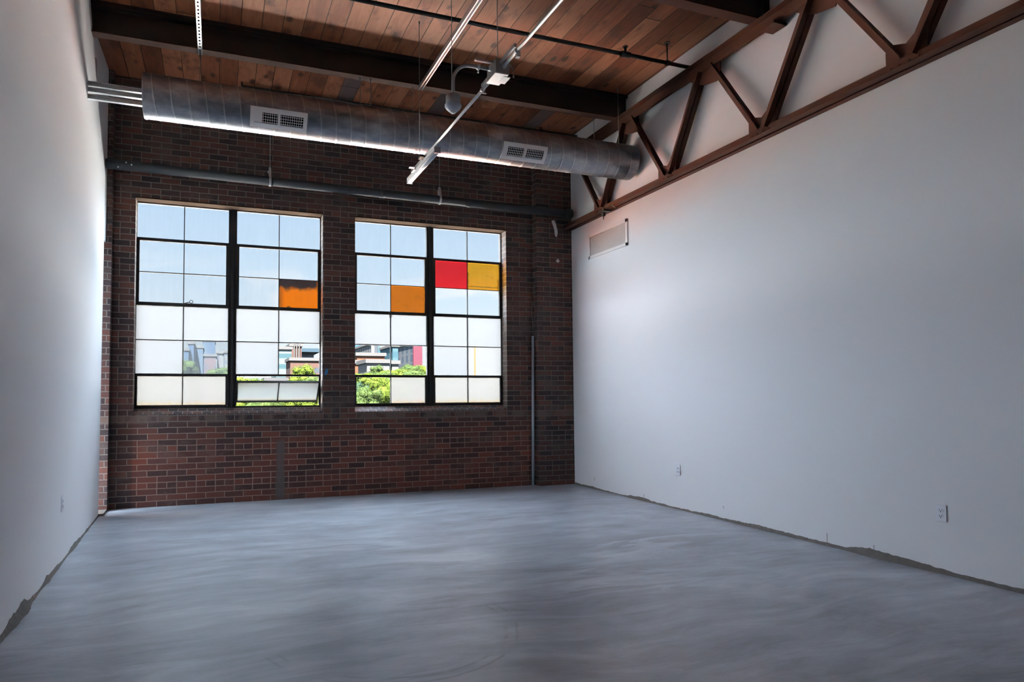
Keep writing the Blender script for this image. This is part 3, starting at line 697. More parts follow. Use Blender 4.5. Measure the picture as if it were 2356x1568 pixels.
def register(x0, x1):
    """curved steel register lying on the duct skin between angles a0 and a1 below horizontal"""
    a0, a1 = math.radians(11), math.radians(63); Rr = DR+.016; NA = 14
    def P3(x, a, r): return (x, DY-r*math.cos(a), DZ-r*math.sin(a))
    def patch(b, xa, xb, aa, ab, r0, r1, na=NA):
        n = len(b.v)
        for i in range(na+1):
            a = aa+(ab-aa)*i/na
            for r in (r0, r1):
                for x in (xa, xb): b.v.append(P3(x, a, r))
        for i in range(na):
            p, q = n+i*4, n+(i+1)*4
            b.face([p+2, p+3, q+3, q+2]); b.face([p+1, p, q, q+1]); b.face([p, p+2, q+2, q]); b.face([p+3, p+1, q+1, q+3])
        b.face([n, n+1, n+3, n+2]); p = n+na*4; b.face([p+1, p, p+2, p+3])
    mx, ma = .038, math.radians(12.5); xc = (x0+x1)/2
    b = MB()
    patch(b, x0, x1, a0, a0+ma, DR+.002, Rr, 4); patch(b, x0, x1, a1-ma, a1, DR+.002, Rr, 4)
    patch(b, x0, x0+mx, a0+ma, a1-ma, DR+.002, Rr, 6); patch(b, x1-mx, x1, a0+ma, a1-ma, DR+.002, Rr, 6); patch(b, xc-.011, xc+.011, a0+ma, a1-ma, DR+.002, Rr+.001, 6)
    f = b.build('supply_register', 'register_white', dt, 'white grille register on the duct')
    b = MB(); patch(b, x0+mx, x1-mx, a0+ma, a1-ma, DR+.0035, DR+.0045, 6); b.build('register_dark_back', 'black', f)  # black sheet put in for the shade inside the duct
    b = MB()
    for i in range(1, 5):
        a = a0+ma+(a1-a0-2*ma)*(i-.5)/4; patch(b, x0+mx, x1-mx, a-.008, a+.008, DR+.008, DR+.013, 1)
    nb = 22
    for i in range(1, nb):
        x = x0+mx+(x1-x0-2*mx)*i/nb
        patch(b, x-.0017, x+.0017, a0+ma, a1-ma, DR+.006, DR+.011, 4)
    # the closed damper blades behind the first openings
    patch(b, x0+mx, x0+mx+(.075 if x0 < 2 else .025), a0+ma, a1-ma, DR+.0047, DR+.006, 5)
    b.build('louver_grid', 'register_white', f)
register(1.312, 1.852); register(3.974, 4.512)

# ganged strut bars that carry the duct's left end off the wall
for i, (z0, z1, lab) in enumerate(((4.096, 4.137, 'upper galvanized strut bar bridging left wall and duct end'), (4.040, 4.081, 'middle galvanized strut bar bridging left wall and duct end'), (3.975, 4.016, 'lowest galvanized strut bar bridging left wall and duct end'))):
    b = MB(); x0, x1 = xl(-1.56), DX0+.022; y0 = -1.62
    b.box((x0, y0, z0), (x1, y0+.041, z0+.003)); b.box((x0, y0+.038, z0), (x1, y0+.041, z1)); b.box((x0, y0, z1-.003), (x1, y0+.041, z1))
    b.box((x0, y0, z0), (x1, y0+.003, z0+.011)); b.box((x0, y0, z1-.011), (x1, y0+.003, z1))
    tag(b.build('strut_bar', 'galvanized'), lab, 'strut', 'strut bars at the left wall')
b = MB(); y = -1.12; b.box((xl(y)-.012, y-.02, 4.24), (xl(y)+.002, y+.02, 4.70))
y = -.95; b = MB(); b.box((-.163, y-.035, 4.20), (-.143, y+.035, 4.67)); tag(b.build('vertical_channel', 'wall_gray'), 'grey vertical channel on the left wall above the strut bars', 'channel')

# ------------------------------------------------------------------ big horizontal pipe in front of the bricks
PY = -.255
b = MB(); pa, pb = Vector((xl(-.25)+.0, PY, 3.845)), Vector((5.735, PY, 3.812))
pt = thing('drain_pipe', (2.8, PY, 3.77), 'thick dark blue-grey pipe running across the brick wall above the windows', 'pipe')
b.tube([pa, pb], .054, 32); b.build('pipe_run', 'dark_pipe', pt)
for f_ in (.30, .535, .735):
    c_ = pa.lerp(pb, f_); MB().tube([c_-Vector((.03, 0, 0)), c_+Vector((.03, 0, 0))], .0575, 32).build('coupling', 'dark_pipe', pt)
MB().tube([pb-Vector((.10, 0, 0)), pb], .070, 32).tube([pb-Vector((.02, 0, 0)), pb+Vector((.012, 0, 0))], .060, 32).build('end_coupling', 'black_iron', pt)
b = MB()
for (x, dz) in ((-.02, -.04), (.06, .02), (.115, .0)):
    MB().lathe([(.003, -.006), (.010, 0), (.008, .008), (.003, .013)], (x, PY-.053, 3.84+dz), 8).build('plaster_splash', 'plaster', pt, 'small white plaster splash')
def pipe_hanger(x, label):
    z = 3.845-.0057*x; h = thing('pipe_hanger', (x, PY, z-.056), label, 'pipe hanger', 'pipe hangers above the windows')
    MB().tube([(x, PY, z+.16), (x, PY, ZC-.001)], .0045, 8).build('threaded_rod', 'zinc_wire', h)
    b = MB(); pts = [(x, PY+.060*math.sin(a), z-.060*math.cos(a)) for a in [PI*2*i/28 for i in range(-10, 11)]]
    for p, q in zip(pts[:-1], pts[1:]): b.bar(p, q, .026, .004, (0, p[1]-PY, p[2]-z))
    b.bar((x, PY-.05, z+.03), (x, PY-.012, z+.155), .026, .004, (0, 1, 0)); b.bar((x, PY+.05, z+.03), (x, PY+.012, z+.155), .026, .004, (0, 1, 0))
    b.box((x-.013, PY-.014, z+.145), (x+.013, PY+.014, z+.165)); b.tube([(x-.02, PY-.03, z+.11), (x-.02, PY+.03, z+.11)], .008, 8)
    b.build('clevis', 'galvanized', h)
pipe_hanger(1.612, 'galvanized clevis hanger on dark pipe above the left window')
pipe_hanger(3.768, 'galvanized clevis hanger on dark pipe above the right window')

# ------------------------------------------------------------------ sprinkler pipes
sp = thing('sprinkler_pipe', (2.8, -2.62, 4.74), 'black iron sprinkler pipe hung under the lit wood boards', 'pipe')
MB().tube([(-.25, -2.62, 4.76), (5.84, -2.62, 4.76)], .0195, 16).build('pipe_run', 'black_iron', sp)
b = MB(); b.tube([(4.925, -2.62, 4.76), (5.025, -2.62, 4.76)], .029, 16).tube([(4.975, -2.62, 4.77), (4.975, -2.62, 4.835)], .014, 12).tube([(4.975, -2.62, 4.835), (4.975, -2.62, 4.843)], .028, 12); b.build('sprinkler_head', 'black_iron', sp)
b = MB(); b.tube([(5.50, -2.62, 4.77), (5.50, -2.62, ZC)], .0065, 8).tube([(5.50, -2.62, 4.968), (5.50, -2.62, ZC)], .034, 12).tube([(5.485, -2.62, 4.76), (5.515, -2.62, 4.76)], .028, 16); b.build('pipe_support', 'black_iron', sp)
sp = thing('sprinkler_pipe', (3.5, -.3, 4.9), 'thin dark pipe under the ceiling behind the round duct', 'pipe')
MB().tube([(1.28, -.3, 4.925), (6.0, -.3, 4.925)], .016, 12).build('pipe_run', 'black_iron', sp)
for x in (1.55, 3.30): MB().tube([(x, -.3, 4.90), (x, -.3, 4.70)], .007, 8).tube([(x, -.3, 4.72), (x, -.3, 4.69)], .014, 10).build('drop_nipple', 'black_iron', sp)
MB().tube([(5.25, -.3, 4.92), (5.25, -.3, ZC)], .012, 10).tube([(5.23, -.3, 4.925), (5.27, -.3, 4.925)], .026, 12).build('pipe_support', 'black_iron', sp)
MB().tube([(1.28, -.3, 4.925), (1.28, -.3, ZC)], .010, 10).build('pipe_end', 'black_iron', sp)

# ------------------------------------------------------------------ unistrut channels
def channel(x, y0, y1, z, label, slots, group='ceiling strut channels'):
    t_ = thing('strut_channel', (x, y0, z), label, 'strut channel', group); b = MB(); W, H = .0412, .030
    if slots:
        # slotted back facing down
        b.box((x-W/2, y0, z), (x-W/2+.0030, y1, z+H)); b.box((x+W/2-.003, y0, z), (x+W/2, y1, z+H))
        b.box((x-W/2, y0, z), (x-.0075, y1, z+.0028)); b.box((x+.0075, y0, z), (x+W/2, y1, z+.0028))
        y = y1-.10
        while y > y0:
            b.box((x-.0078, y-.024, z), (x+.0078, y, z+.0027)); y -= .0508
        b.build('slotted_channel', 'galvanized', t_)
        b = MB(); b.box((x-.0072, y1-.10, z+.001), (x+.0072, y1+.012, z+.028)); b.tube([(x, y1+.012, z+.01), (x, y1+.012, z-.016)], .005, 8); b.tube([(x, y1+.012, z-.016), (x, y1+.012, z-.022)], .009, 8); b.build('end_bolt', 'black_iron', t_)
        MB().tube([(x, y1+.012, z+.01), (x, y1+.012, ZC)], .0035, 8).build('hanger_rod', 'zinc_wire', t_)
    else:
        b.box((x-W/2, y0, z), (x-W/2+.0028, y1, z+.041)); b.box((x+W/2-.0028, y0, z), (x+W/2, y1, z+.041)); b.box((x-W/2, y0, z+.038), (x+W/2, y1, z+.041))
        b.box((x-W/2, y0, z), (x-W/2+.0100, y1, z+.0028)); b.box((x+W/2-.0100, y0, z), (x+W/2, y1, z+.0028))
        b.build('open_channel', 'galvanized', t_)
    return t_
channel(.868, -8.2, -2.115, 4.29, 'slotted galvanized strut channel high on the left, pointing at the duct', True)
channel(2.905, -8.2, -2.150, 4.275, 'open galvanized strut channel ending at a thin hanger wire', False)

# ------------------------------------------------------------------ hanging wires
def wire(x, y, z0, z1, label, r=.0032, ball=False, top=True):
    b = MB(); b.tube([(x, y, z0), (x, y, z1)], r, 8)
    if top: b.tube([(x, y, z1-.03), (x, y, z1)], r*2.4, 8)
    if ball: b.tube([(x, y, z0), (x, y, z0+.03)], r*2.2, 8)
    tag(b.build('hanger_wire', 'zinc_wire'), label, 'wire', 'thin hanger wires and rods')
wire(2.900, -2.138, 3.655, ZC, 'thin wire from the boards past the channel end down to the linear light')
wire(2.604, -3.842, 3.42, ZC, 'thin wire running down beside the bent sensor arm')
wire(2.965, -3.842, 3.68, ZC, 'thin wire holding up the metal junction box')
wire(2.459, -1.42, 4.16, BZ, 'left rod of the close pair between beam and duct', .004)
wire(2.575, -1.42, 4.16, BZ, 'right rod of the close pair between beam and duct, with a ball foot', .004, True)
wire(.845, -1.385, 4.08, BZ, 'thin loose wire from beam to duct under the slotted channel', .0025)
wire(3.06, -1.385, 4.08, BZ, 'faint rod from beam to duct just right of the linear light', .0025)
wire(5.395, -1.385, 4.12, BZ, 'rod dropping onto the duct just left of the truss', .0035, True)
wire(5.600, -1.60, 4.27, ZC, 'long rod over the right end of the beam down to the duct end', .0035)
b = MB(); b.tube([(5.232, -.014, 2.42), (5.225, -.010, 2.30), (5.232, -.04, 2.12), (5.231, -.05, 2.05)], .004, 8); b.tube([(5.20, -.010, 2.55), (5.232, -.014, 2.42)], .003, 8)
# ------------------------------------------------------------------ electrical: conduit, box, sensor, light
LX, LZ = 2.965, 3.635
cr = thing('conduit_run', (LX, -3, LZ), 'long thin galvanized conduit hanging above the room, from box to light', 'conduit')
MB().tube([(LX, -1.72, LZ), (LX, -3.746, LZ)], .0125, 16).build('conduit_tube', 'galvanized', cr)
MB().tube([(LX-.03, -3.56, LZ-.025), (LX+.03, -3.56, LZ-.025)], .006, 8).tube([(LX, -3.55, LZ), (LX, -3.57, LZ)], .019, 16).build('conduit_clamp', 'galvanized', cr)
cr2 = thing('conduit_run', (LX, -5, LZ), 'thin galvanized conduit leaving the junction box towards the viewer', 'conduit')
MB().tube([(LX+.005, -3.956, LZ), (LX+.005, -8.3, LZ)], .0125, 16).build('conduit_tube', 'galvanized', cr2)
MB().tube([(LX+.005, -4.14, LZ), (LX+.005, -4.16, LZ)], .019, 16).box((LX-.002, -4.165, LZ-.045), (LX+.025, -4.135, LZ-.015)).build('conduit_clamp', 'galvanized', cr2)
jb = thing('junction_box', (LX, -3.85, LZ-.05), 'square galvanized junction box at the crossing of the conduits', 'junction box')
MB().box((LX-.055, -3.93, LZ-.048), (LX+.055, -3.77, LZ+.055)).build('box_body', 'zinc_wire', jb, bevel=.003)
MB().box((LX-.06, -3.93, LZ-.056), (LX+.045, -3.765, LZ-.049)).box((LX+.02, -3.90, LZ-.058), (LX+.075, -3.80, LZ-.049)).build('cover_plate', 'galvanized', jb, 'bright cover plate under the box')
b = MB(); b.tube([(LX+.05, -3.87, LZ+.05), (LX+.085, -3.89, LZ+.045), (LX+.105, -3.90, LZ+.005), (LX+.10, -3.90, LZ-.035)], .004, 8); b.tube([(LX+.10, -3.90, LZ-.035), (LX+.10, -3.90, LZ-.05)], .006, 8); b.build('cable_whip', 'zinc_wire', jb)
for p, q in (((LX, -3.77, LZ), (LX, -3.745, LZ)), ((LX+.005, -3.93, LZ), (LX+.005, -3.955, LZ)), ((LX-.055, -3.85, LZ+.012), (LX-.079, -3.85, LZ+.012))):
    MB().tube([p, q], .018, 16).build('connector', 'galvanized', jb)
for p, q in (((LX-.20, -3.90, LZ+.032), (LX-.03, -3.875, LZ+.044)), ((LX-.025, -4.17, LZ+.015), (LX-.010, -3.93, LZ+.04)), ((LX-.022, -3.77, LZ+.01), (LX-.008, -3.58, LZ+.032))):
    MB().box(p, q).build('support_strap', 'galvanized', jb)
sn = thing('occupancy_sensor', (2.604, -3.85, 3.27), 'round white ceiling sensor hanging on a bent conduit arm', 'sensor')
pts = [(LX-.08, -3.85, LZ+.010), (2.775, -3.85, LZ+.008)]+[(2.745-.135*math.sin(a), -3.85, LZ-.130+.138*math.cos(a)) for a in [PI/2*i/12 for i in range(0, 13)]]+[(2.610, -3.85, 3.36)]
MB().tube(pts, .0125, 16).build('bent_arm', 'zinc_wire', sn)
MB().tube([(2.795, -3.85, LZ+.008), (2.815, -3.85, LZ+.008)], .018, 16).tube([(2.805, -3.85, LZ+.02), (2.805, -3.85, LZ-.035)], .005, 8).build('arm_clamp', 'galvanized', sn)
MB().lathe([(.018, .10), (.048, .098), (.052, .09), (.052, .03), (.050, .028)], (2.609, -3.85, 3.305), 36).build('housing', 'zinc_wire', sn)
MB().lathe([(.050, .035), (.060, .028), (.060, .015), (.050, .0), (.026, -.022)], (2.609, -3.85, 3.305), 40).build('face_ring', 'sensor_face', sn)
MB().lathe([(.020, -.02), (.020, -.028), (.013, -.034), (.004, -.036)], (2.609, -3.85, 3.305), 28).build('lens', 'lens_plastic', sn)
lt = thing('linear_light', (LX, -2, LZ-.07), 'short white linear tube light hanging in front of the duct', 'light')
y0, y1 = -2.42, -1.50; b = MB(); hz = LZ-.020
prof = [(-.030, 0), (.030, 0), (.030, -.040), (-.030, -.040)]
b.prism([(LX+.022+p[0], hz+p[1]) for p in prof], 'y', y0, y1) if False else None
XL2 = LX+.022
b = MB(); b.box((XL2-.031, y0, hz-.034), (XL2+.031, y1, hz)); b.build('housing', 'white_paint', lt, bevel=.003)
b = MB(); pr_ = [(-.029, -.034)]+[(-.029*math.cos(a), -.040-.022*math.sin(a)) for a in [PI*i/14 for i in range(15)]]+[(.029, -.034)]
n = len(b.v)
for yy in (y0+.01, y1-.01):
    for p in pr_: b.v.append((XL2+p[0], yy, hz+p[1]))
k = len(pr_)
for j in range(k-1): b.face([n+j, n+j+1, n+k+j+1, n+k+j], 0, True)
b.face(range(n, n+k)); b.face(range(n+2*k-1, n+k-1, -1)); b.build('diffuser', 'lens_plastic', lt, 'unlit white diffuser')
MB().box((XL2-.032, y0-.006, hz-.060), (XL2+.032, y0+.012, hz+.001)).build('end_cap', 'gray_plastic', lt, 'grey end cap', bevel=.003)
MB().box((XL2-.032, y1-.012, hz-.060), (XL2+.032, y1+.006, hz+.001)).build('end_cap', 'lens_plastic', lt, bevel=.003)
MB().box((XL2-.050, -1.82, hz-.02), (XL2-.030, -1.72, hz+.018)).box((XL2-.105, -1.86, hz-.012), (XL2-.05, -1.82, hz-.006)).build('mounting_clip', 'galvanized', lt)
MB().box((XL2-.075, -2.14, hz+.0), (XL2-.02, -2.05, hz+.012)).build('mounting_clip', 'black_iron', lt)

# ------------------------------------------------------------------ wall fittings
vg = thing('return_air_grille', (XR, -1.0, 3.09), 'white louvered wall grille on right wall just under the truss', 'grille')
g0, g1, h0, h1 = -1.448, -.572, 3.105, 3.440
b = MB(); f = .04; x = XR-.014
b.box((x, g0, h1-f), (XR, g1, h1)); b.box((x, g0, h0), (XR, g1, h0+f)); b.box((x, g0, h0), (XR, g0+f, h1)); b.box((x, g1-f, h0), (XR, g1, h1)); b.build('grille_frame', 'vent_white', vg, bevel=.002)
MB().box((XR-.002, g0+f, h0+f), (XR+.0, g1-f, h1-f)).build('grille_back', 'wall_gray', vg)
b = MB(); nl = 15
for i in range(nl):
    z = h0+f+(h1-h0-2*f)*(i+.5)/nl; b.bar((XR-.006, g0+f, z), (XR-.006, g1-f, z), .0125, .0022, (-.55, 0, 1))
b.build('louvers', 'vent_white', vg)
def outlet(x, y, z, s, label):
    t_ = thing('wall_outlet', (x, y, z-.057), label, 'outlet'); X = x+s*.002
    b = MB(); b.box((x-.004*s if False else x, y-.036, z-.058), (x+s*.007, y+.036, z+.058)); b.build('cover_plate', 'outlet_white', t_, bevel=.0025)
    for dz in (-.020, .020):
        b = MB(); pts = [(y+.0165*math.cos(a)*1.0, z+dz+.0145*math.sin(a)) for a in [2*PI*i/20 for i in range(20)]]
        b.prism(pts, 'x', x+s*.006, x+s*.0095); r = b.build('receptacle', 'outlet_white', t_)
        b = MB(); b.box((x+s*.0093, y-.0085, z+dz-.002), (x+s*.0100, y-.0055, z+dz+.007)); b.box((x+s*.0093, y+.0055, z+dz-.002), (x+s*.0100, y+.0085, z+dz+.008)); b.box((x+s*.0093, y-.003, z+dz-.011), (x+s*.0100, y+.003, z+dz-.005)); b.build('slots', 'black', r)
outlet(XR, -2.268, .430, -1, 'white wall outlet on the right wall nearer the brick corner')
outlet(XR, -4.955, .420, -1, 'white wall outlet on the right wall nearest the viewer')
outlet(xl(-2.45), -2.47, .452, 1, 'white wall outlet low on the left wall')

# slim standing pipe in the corner of the brick pier
sp = thing('standing_conduit', (5.22, -.06, 0), 'slim grey conduit standing against the brick pier right of windows', 'conduit')
MB().tube([(5.208, -.035, 0), (5.231, -.035, 2.09)], .0185, 16).build('conduit_tube', 'gray_conduit', sp)
MB().tube([(5.231, -.035, 2.09), (5.236, -.030, 2.25), (5.222, -.022, 2.42), (5.236, -.016, 2.52), (5.232, -.013, 2.62)], .0035, 8).build('stray_wire', 'zinc_wire', sp)
# beam clamp and bits on the bottom chord
bc_ = thing('beam_clamp', (XT-.05, -1.12, 3.50), 'small black beam clamp with threaded stub under the truss chord', 'clamp')
MB().box((XT-.10, -1.20, 3.592), (XT+.01, -1.06, 3.612)).box((XT-.07, -1.14, 3.545), (XT-.035, -1.10, 3.595)).build('clamp_body', 'black_iron', bc_)
MB().tube([(XT-.052, -1.12, 3.55), (XT-.052, -1.12, 3.505)], .006, 8).build('threaded_stub', 'black_iron', bc_)
b = MB(); b.tube([(XT-.085, -1.36, 3.63), (XT-.088, -1.38, 3.60), (XT-.086, -1.41, 3.585), (XT-.087, -1.42, 3.565)], .006, 8); tag(b.build('cable_stub', 'brass'), 'short pale cable end poking out under the truss chord', 'cable')
# flat marks stuck to the bricks
def blob(name, pts, y, m_, label, cat, th=.003):
    b = MB(); b.prism([(p[0], p[1]) for p in pts], 'y', y-th, y+.0005); tag(b.build(name, m_), label, cat)
blob('blue_tape', [(2.312, 1.545), (2.33, 1.605), (2.352, 1.600), (2.356, 1.56), (2.335, 1.53), (2.315, 1.525)], 0, 'blue_tape', 'scrap of blue tape on bricks beside the left window', 'tape')
blob('plaster_patch', [(5.50, 3.73), (5.545, 3.745), (5.575, 3.68), (5.60, 3.58), (5.585, 3.50), (5.555, 3.52), (5.545, 3.61)], -.12, 'plaster', 'white plaster smear on the brick pier under the dark pipe end', 'plaster smear')
blob('plaster_patch', [(5.56, 3.16), (5.60, 3.195), (5.625, 3.16), (5.60, 3.135)], -.12, 'plaster', 'small white plaster chip on the brick pier below the big smear', 'plaster smear')
blob('red_mark', [(2.872, .915), (2.882, .935), (2.892, .912), (2.882, .885)], 0, 'red_paint', 'tiny red paint dot on bricks under the right window', 'paint mark')

# ------------------------------------------------------------------ outdoors
GZ = -9.0
b = MB(); b.box((-1500, .6, GZ-.5), (2500, 2500, GZ)); tag(b.build('ground', 'field'), 'green ground far below the windows', None, None, 'structure')
b = MB(); b.box((-14, 5.0, -1.3), (24, 28, -1.0)); tag(b.build('bounce_slab', 'bounce_pale'), 'added pale slab, unseen below the windows, bouncing light up to the ceiling', None, None, 'structure')  # unseen slab added to bounce daylight up to the ceiling
def ray(px, py):
    a = (px-1178-PPX)/FPX; e = -(py-784-PPY)/FPX
    return r2*a+u2*e+fw
def at(px, py, Y):
    d = ray(px, py); k = (Y+CD)/d.y; return Vector((CX, -CD, CZ))+d*k
def tower(px0, px1, pytop, Y, depth, m_, label, name='tower_block', cat='building', extra=None):
    """a block standing on the ground at distance Y whose front spans the given view angles"""
    a, c_ = at(px0, pytop, Y), at(px1, pytop, Y)
    o = thing(name, ((a.x+c_.x)/2, Y, GZ), label, cat, 'distant city buildings')
    MB().box((a.x, Y, GZ), (c_.x, Y+depth, a.z)).build('walls', m_, o)
    MB().box((a.x-.4, Y-.4, a.z), (c_.x+.4, Y+depth+.4, a.z+.9)).build('roof_edge', 'parapet', o)
    if extra: extra(o, a, c_)
    return o
tower(808, 853.5, 789, 330, 40, 'teal_tower', 'flat teal glass tower behind the orange building, right window')
def strip(o, a, c_):
    MB().box((a.x+(c_.x-a.x)*.33, 279.5, GZ), (a.x+(c_.x-a.x)*.44, 280.2, a.z-1)).build('glass_strip', 'teal_tower', o)
tower(854, 900, 791, 280, 40, 'white_tower', 'white tower with dark vertical window strips, right window', extra=strip)
tower(903.5, 916, 797, 230, 20, 'teal_tower', 'slim stepped teal tower seen beside the muntin, right window')
tower(931.5, 950, 786, 290, 30, 'gray_tower', 'tall grey-blue striped tower, left of a pair, right window')
def redstrip(o, a, c_):
    MB().box((c_.x-6.2, 254.0, GZ), (c_.x-2.2, 255.2, a.z-1)).build('red_banner', 'red_sign', o, 'vertical red panel')
tower(950.5, 981, 790, 255, 30, 'gray_tower', 'tall striped tower with a vertical red panel, right window', extra=redstrip)
def orange(o, a, c_):
    MB().box((a.x+(c_.x-a.x)*.80, 159.8, a.z-5.6), (a.x+(c_.x-a.x)*.91, 160.1, a.z-3.2)).build('window', 'gray_win', o)
tower(821.5, 885, 818, 160, 30, 'orange_block', 'long orange brick building, upper storey, right window', 'brick_building', extra=orange)
tower(812, 843.5, 836, 150, 8, 'orange_block', 'low orange brick wing in front of the long building, right window', 'brick_building')
tower(844.5, 896, 834.5, 138, 10, 'white_block', 'low white building beside the orange wing, right window', 'white_building')
tower(902, 917, 837, 145, 10, 'white_block', 'small pale building right of the middle muntin, right window', 'white_building')
# through the left window
tower(423, 434, 806, 330, 20, 'blue_tower', 'short blue glass tower at the left edge, left window')
tower(434, 446, 791, 351, 30, 'blue_tower', 'blue glass tower with a pointed top, left window')
tower(447, 467, 800, 382, 30, 'blue_tower', 'mid-height blue tower between two taller ones, left window')
tower(467, 495, 784, 430, 30, 'blue_tower', 'tallest broad blue tower, left window')
tower(470, 497, 819, 260, 20, 'frame_tower', 'pinkish grid-faced building in front of the blue towers, left window')
tower(500, 512, 813, 265, 20, 'pale_tower', 'pale tower with small windows, left window')
tower(516, 530, 811, 300, 20, 'pale_tower', 'pale tower partly behind the mullion, left window')
tower(636, 671, 803, 200, 20, 'balcony_tower', 'glass tower with white balcony bands, left window')
def fins(o, a, c_):
    for i in range(3): MB().box((a.x+(c_.x-a.x)*(.28+.22*i), 209, GZ), (a.x+(c_.x-a.x)*(.36+.22*i), 209.9, a.z+1.5)).build('fin', 'parapet', o)
tower(668, 694, 796, 210, 20, 'brick_block', 'tower with tall white fins on its face, left window', extra=fins)
def hat(o, a, c_):
    MB().box((a.x-1, 233, a.z+.8), (c_.x+2, 258, a.z+2.2)).build('canopy_roof', 'roofblue', o)
tower(694, 722, 815, 236, 20, 'pale_tower', 'pale building with a flat blue canopy roof, left window', extra=hat)
tower(668, 742, 829, 180, 12, 'brick_block', 'long brick and glass building behind the round tree, left window', 'brick_building')
# a pale flat roof seen in the gap over the open vent
a, c_ = at(608, 868, 70), at(664, 868, 70)
o = thing('flat_roof_building', ((a.x+c_.x)/2, 70, GZ), 'pale flat-roofed building seen through the gap above the open vent', 'building', 'distant city buildings')
MB().box((a.x, 70, GZ), (c_.x, 76, a.z)).build('walls', 'road', o)

# trees: three crown meshes, every tree a copy with its own trunk
def crown_mesh(seed, nl=5200):
    rnd = random.Random(seed); b = MB(); lobes = []
    for i in range(24):
        a = rnd.uniform(0, 2*PI); r = rnd.uniform(.1, .66); z = rnd.uniform(-.35, .62)*(1-.25*r)
        lobes.append((Vector((r*math.cos(a), r*math.sin(a), z)), rnd.uniform(.26, .44)))
    for c_, r in lobes:
        n0 = len(b.v); seg = 7
        for i in range(1, 5):
            for k in range(seg):
                th = PI*i/5; ph = 2*PI*k/seg; rr = r*.80*rnd.uniform(.85, 1.05)
                b.v.append(tuple(c_+Vector((math.sin(th)*math.cos(ph), math.sin(th)*math.sin(ph), math.cos(th)))*rr))
        for i in range(3):
            for k in range(seg): b.face([n0+i*seg+k, n0+i*seg+(k+1) % seg, n0+(i+1)*seg+(k+1) % seg, n0+(i+1)*seg+k])
        b.face([n0+k for k in range(seg)]); b.face([n0+3*seg+k for k in range(seg)][::-1])
    for i in range(nl):
        c_, r = rnd.choice(lobes); d = Vector((rnd.gauss(0, 1), rnd.gauss(0, 1), rnd.gauss(0, 1))).normalized()
        p = c_+d*r*rnd.uniform(.75, 1.12); s_ = rnd.uniform(.016, .042); u_ = Vector((rnd.gauss(0, 1), rnd.gauss(0, 1), rnd.gauss(0, 1))).normalized()
        e = u_.cross(d).normalized() if u_.cross(d).length > .1 else Vector((1, 0, 0)); g_ = (d*.5+u_).normalized(); n = len(b.v)
        b.v += [tuple(p-e*s_), tuple(p-g_*s_*.7), tuple(p+e*s_), tuple(p+g_*s_*.7)]; b.face([n, n+1, n+2, n+3])
    return b
CR = [crown_mesh(s) for s in (3, 8, 21)]
TM = {}
def tree(px, pytop, Y, width_px, m_, label, var, tall=1.0):
    top = at(px, pytop, Y); w_ = (at(px+width_px/2, pytop, Y)-at(px-width_px/2, pytop, Y)).length/2/.85
    h = w_*tall; zc = top.z-h*.92
    o = thing('tree', (top.x, Y, GZ), label, 'tree', 'trees outside the windows')
    key = (var, m_)
    if key not in TM:
        q = CR[var].build('crown', m_, fix=False); TM[key] = q.data; bpy.data.objects.remove(q)
    q = bpy.data.objects.new('crown', TM[key]); C.objects.link(q); q.parent = o; q.location = (0, 0, zc-GZ); q.scale = (w_, w_, h); q.rotation_euler = (0, 0, (px*7.3) % 6)
    b = MB(); b.tube([(top.x, Y, GZ), (top.x+.1, Y, (GZ+zc)/2), (top.x, Y, zc)], [w_*.10, w_*.07, w_*.04], 10); b.build('trunk', 'bark', o)
tree(874, 858, 42, 83, 'leaf_bright', 'big yellow-green tree filling the lowest clear pane, right window', 0, 1.1)
tree(832, 872, 50, 62, 'leaf_dark', 'dark blue-green tree left of the big yellow-green one, right window', 1, 1.4)
tree(818, 858, 75, 67, 'leaf_mid', 'low green tree in front of the orange wing, right window', 2, .8)
tree(873, 837, 90, 48, 'leaf_mid', 'rounded green tree in front of the low white building, right window', 1, .8)
tree(896, 850, 70, 45, 'leaf_bright', 'bright green tree just left of the muntin, right window', 2, .8)
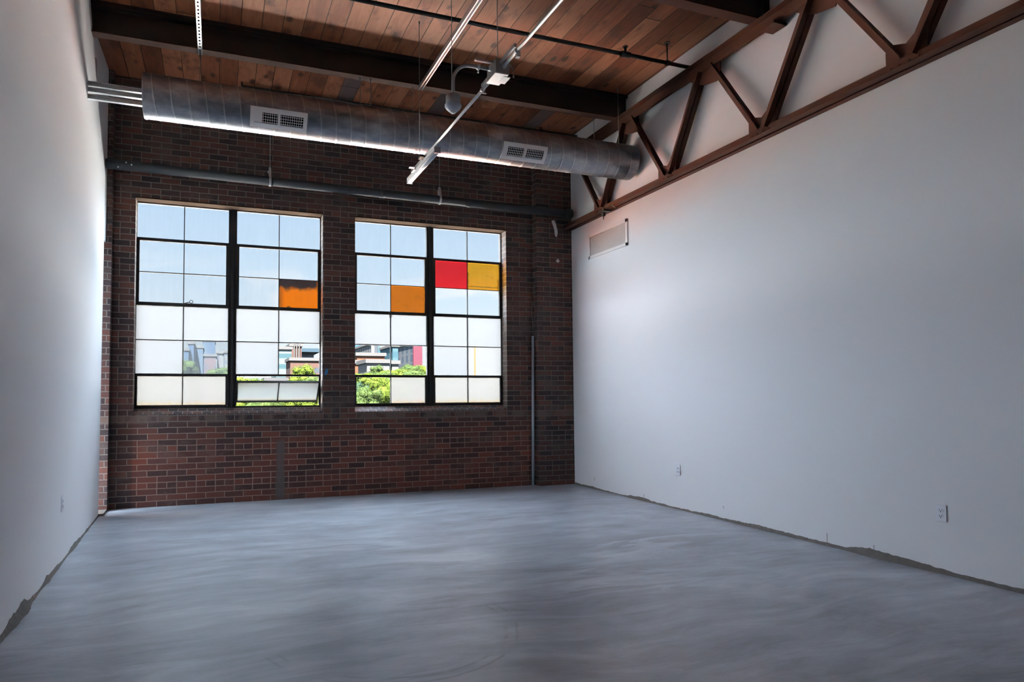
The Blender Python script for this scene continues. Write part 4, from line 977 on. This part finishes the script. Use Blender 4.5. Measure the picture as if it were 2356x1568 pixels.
tree(942, 836, 88, 43, 'leaf_mid', 'darker round tree at the foot of the striped towers, right window', 0, .8)
tree(925, 845, 76, 59, 'leaf_bright', 'wide bright tree in the second clear pane, right window', 1, .7)
tree(970, 840, 100, 54, 'leaf_bright', 'bright tree beside the mullion, right window', 2, .9)
tree(430, 828, 90, 59, 'leaf_mid', 'rounded tree at the left edge of the hazy pane, left window', 2, .9)
tree(512, 842, 110, 67, 'leaf_mid', 'hazy low tree at the right of the hazy pane, left window', 0, .7)
tree(707, 834, 70, 78, 'leaf_bright', 'round tree in front of the brick building, left window', 1, .85)
tree(560, 864, 52, 81, 'leaf_bright', 'bright tree at the left end of the open vent gap, left window', 0, .8)
tree(592, 866, 58, 59, 'leaf_mid', 'green tree next to the pale roof in the open vent gap, left window', 1, .8)
tree(722, 863, 55, 75, 'leaf_mid', 'tree at the right end of the open vent gap, left window', 2, .9)
tree(632, 884, 44, 94, 'leaf_mid', 'dense green tree under the tilted vent, left window', 1, .8)
tree(690, 890, 66, 81, 'leaf_dark', 'dark green tree under the right part of the tilted vent, left window', 0, .8)
tree(570, 892, 40, 81, 'leaf_bright', 'lime green tree low at the left of the tilted vent, left window', 2, .8)
tree(846, 884, 38, 84, 'leaf_mid', 'lower green crown under the big yellow-green tree, right window', 1, .9)
tree(905, 880, 46, 80, 'leaf_bright', 'bright low crown behind the lowest muntin, right window', 0, .9)
tree(955, 850, 66, 70, 'leaf_mid', 'broad low tree under the striped towers, right window', 2, .7)
tree(885, 852, 64, 60, 'leaf_mid', 'broad low tree in front of the white building, right window', 0, .7)
tree(840, 854, 68, 60, 'leaf_bright', 'bright low tree at the foot of the orange wing, right window', 1, .7)
tree(655, 902, 38, 90, 'leaf_bright', 'bright low crown at the middle of the tilted vent, left window', 2, .8)
tree(735, 896, 40, 80, 'leaf_bright', 'lime tree low at the right of the tilted vent, left window', 1, .8)
tree(605, 905, 30, 80, 'leaf_mid', 'mid green low crown left of centre under the tilted vent, left window', 0, .8)
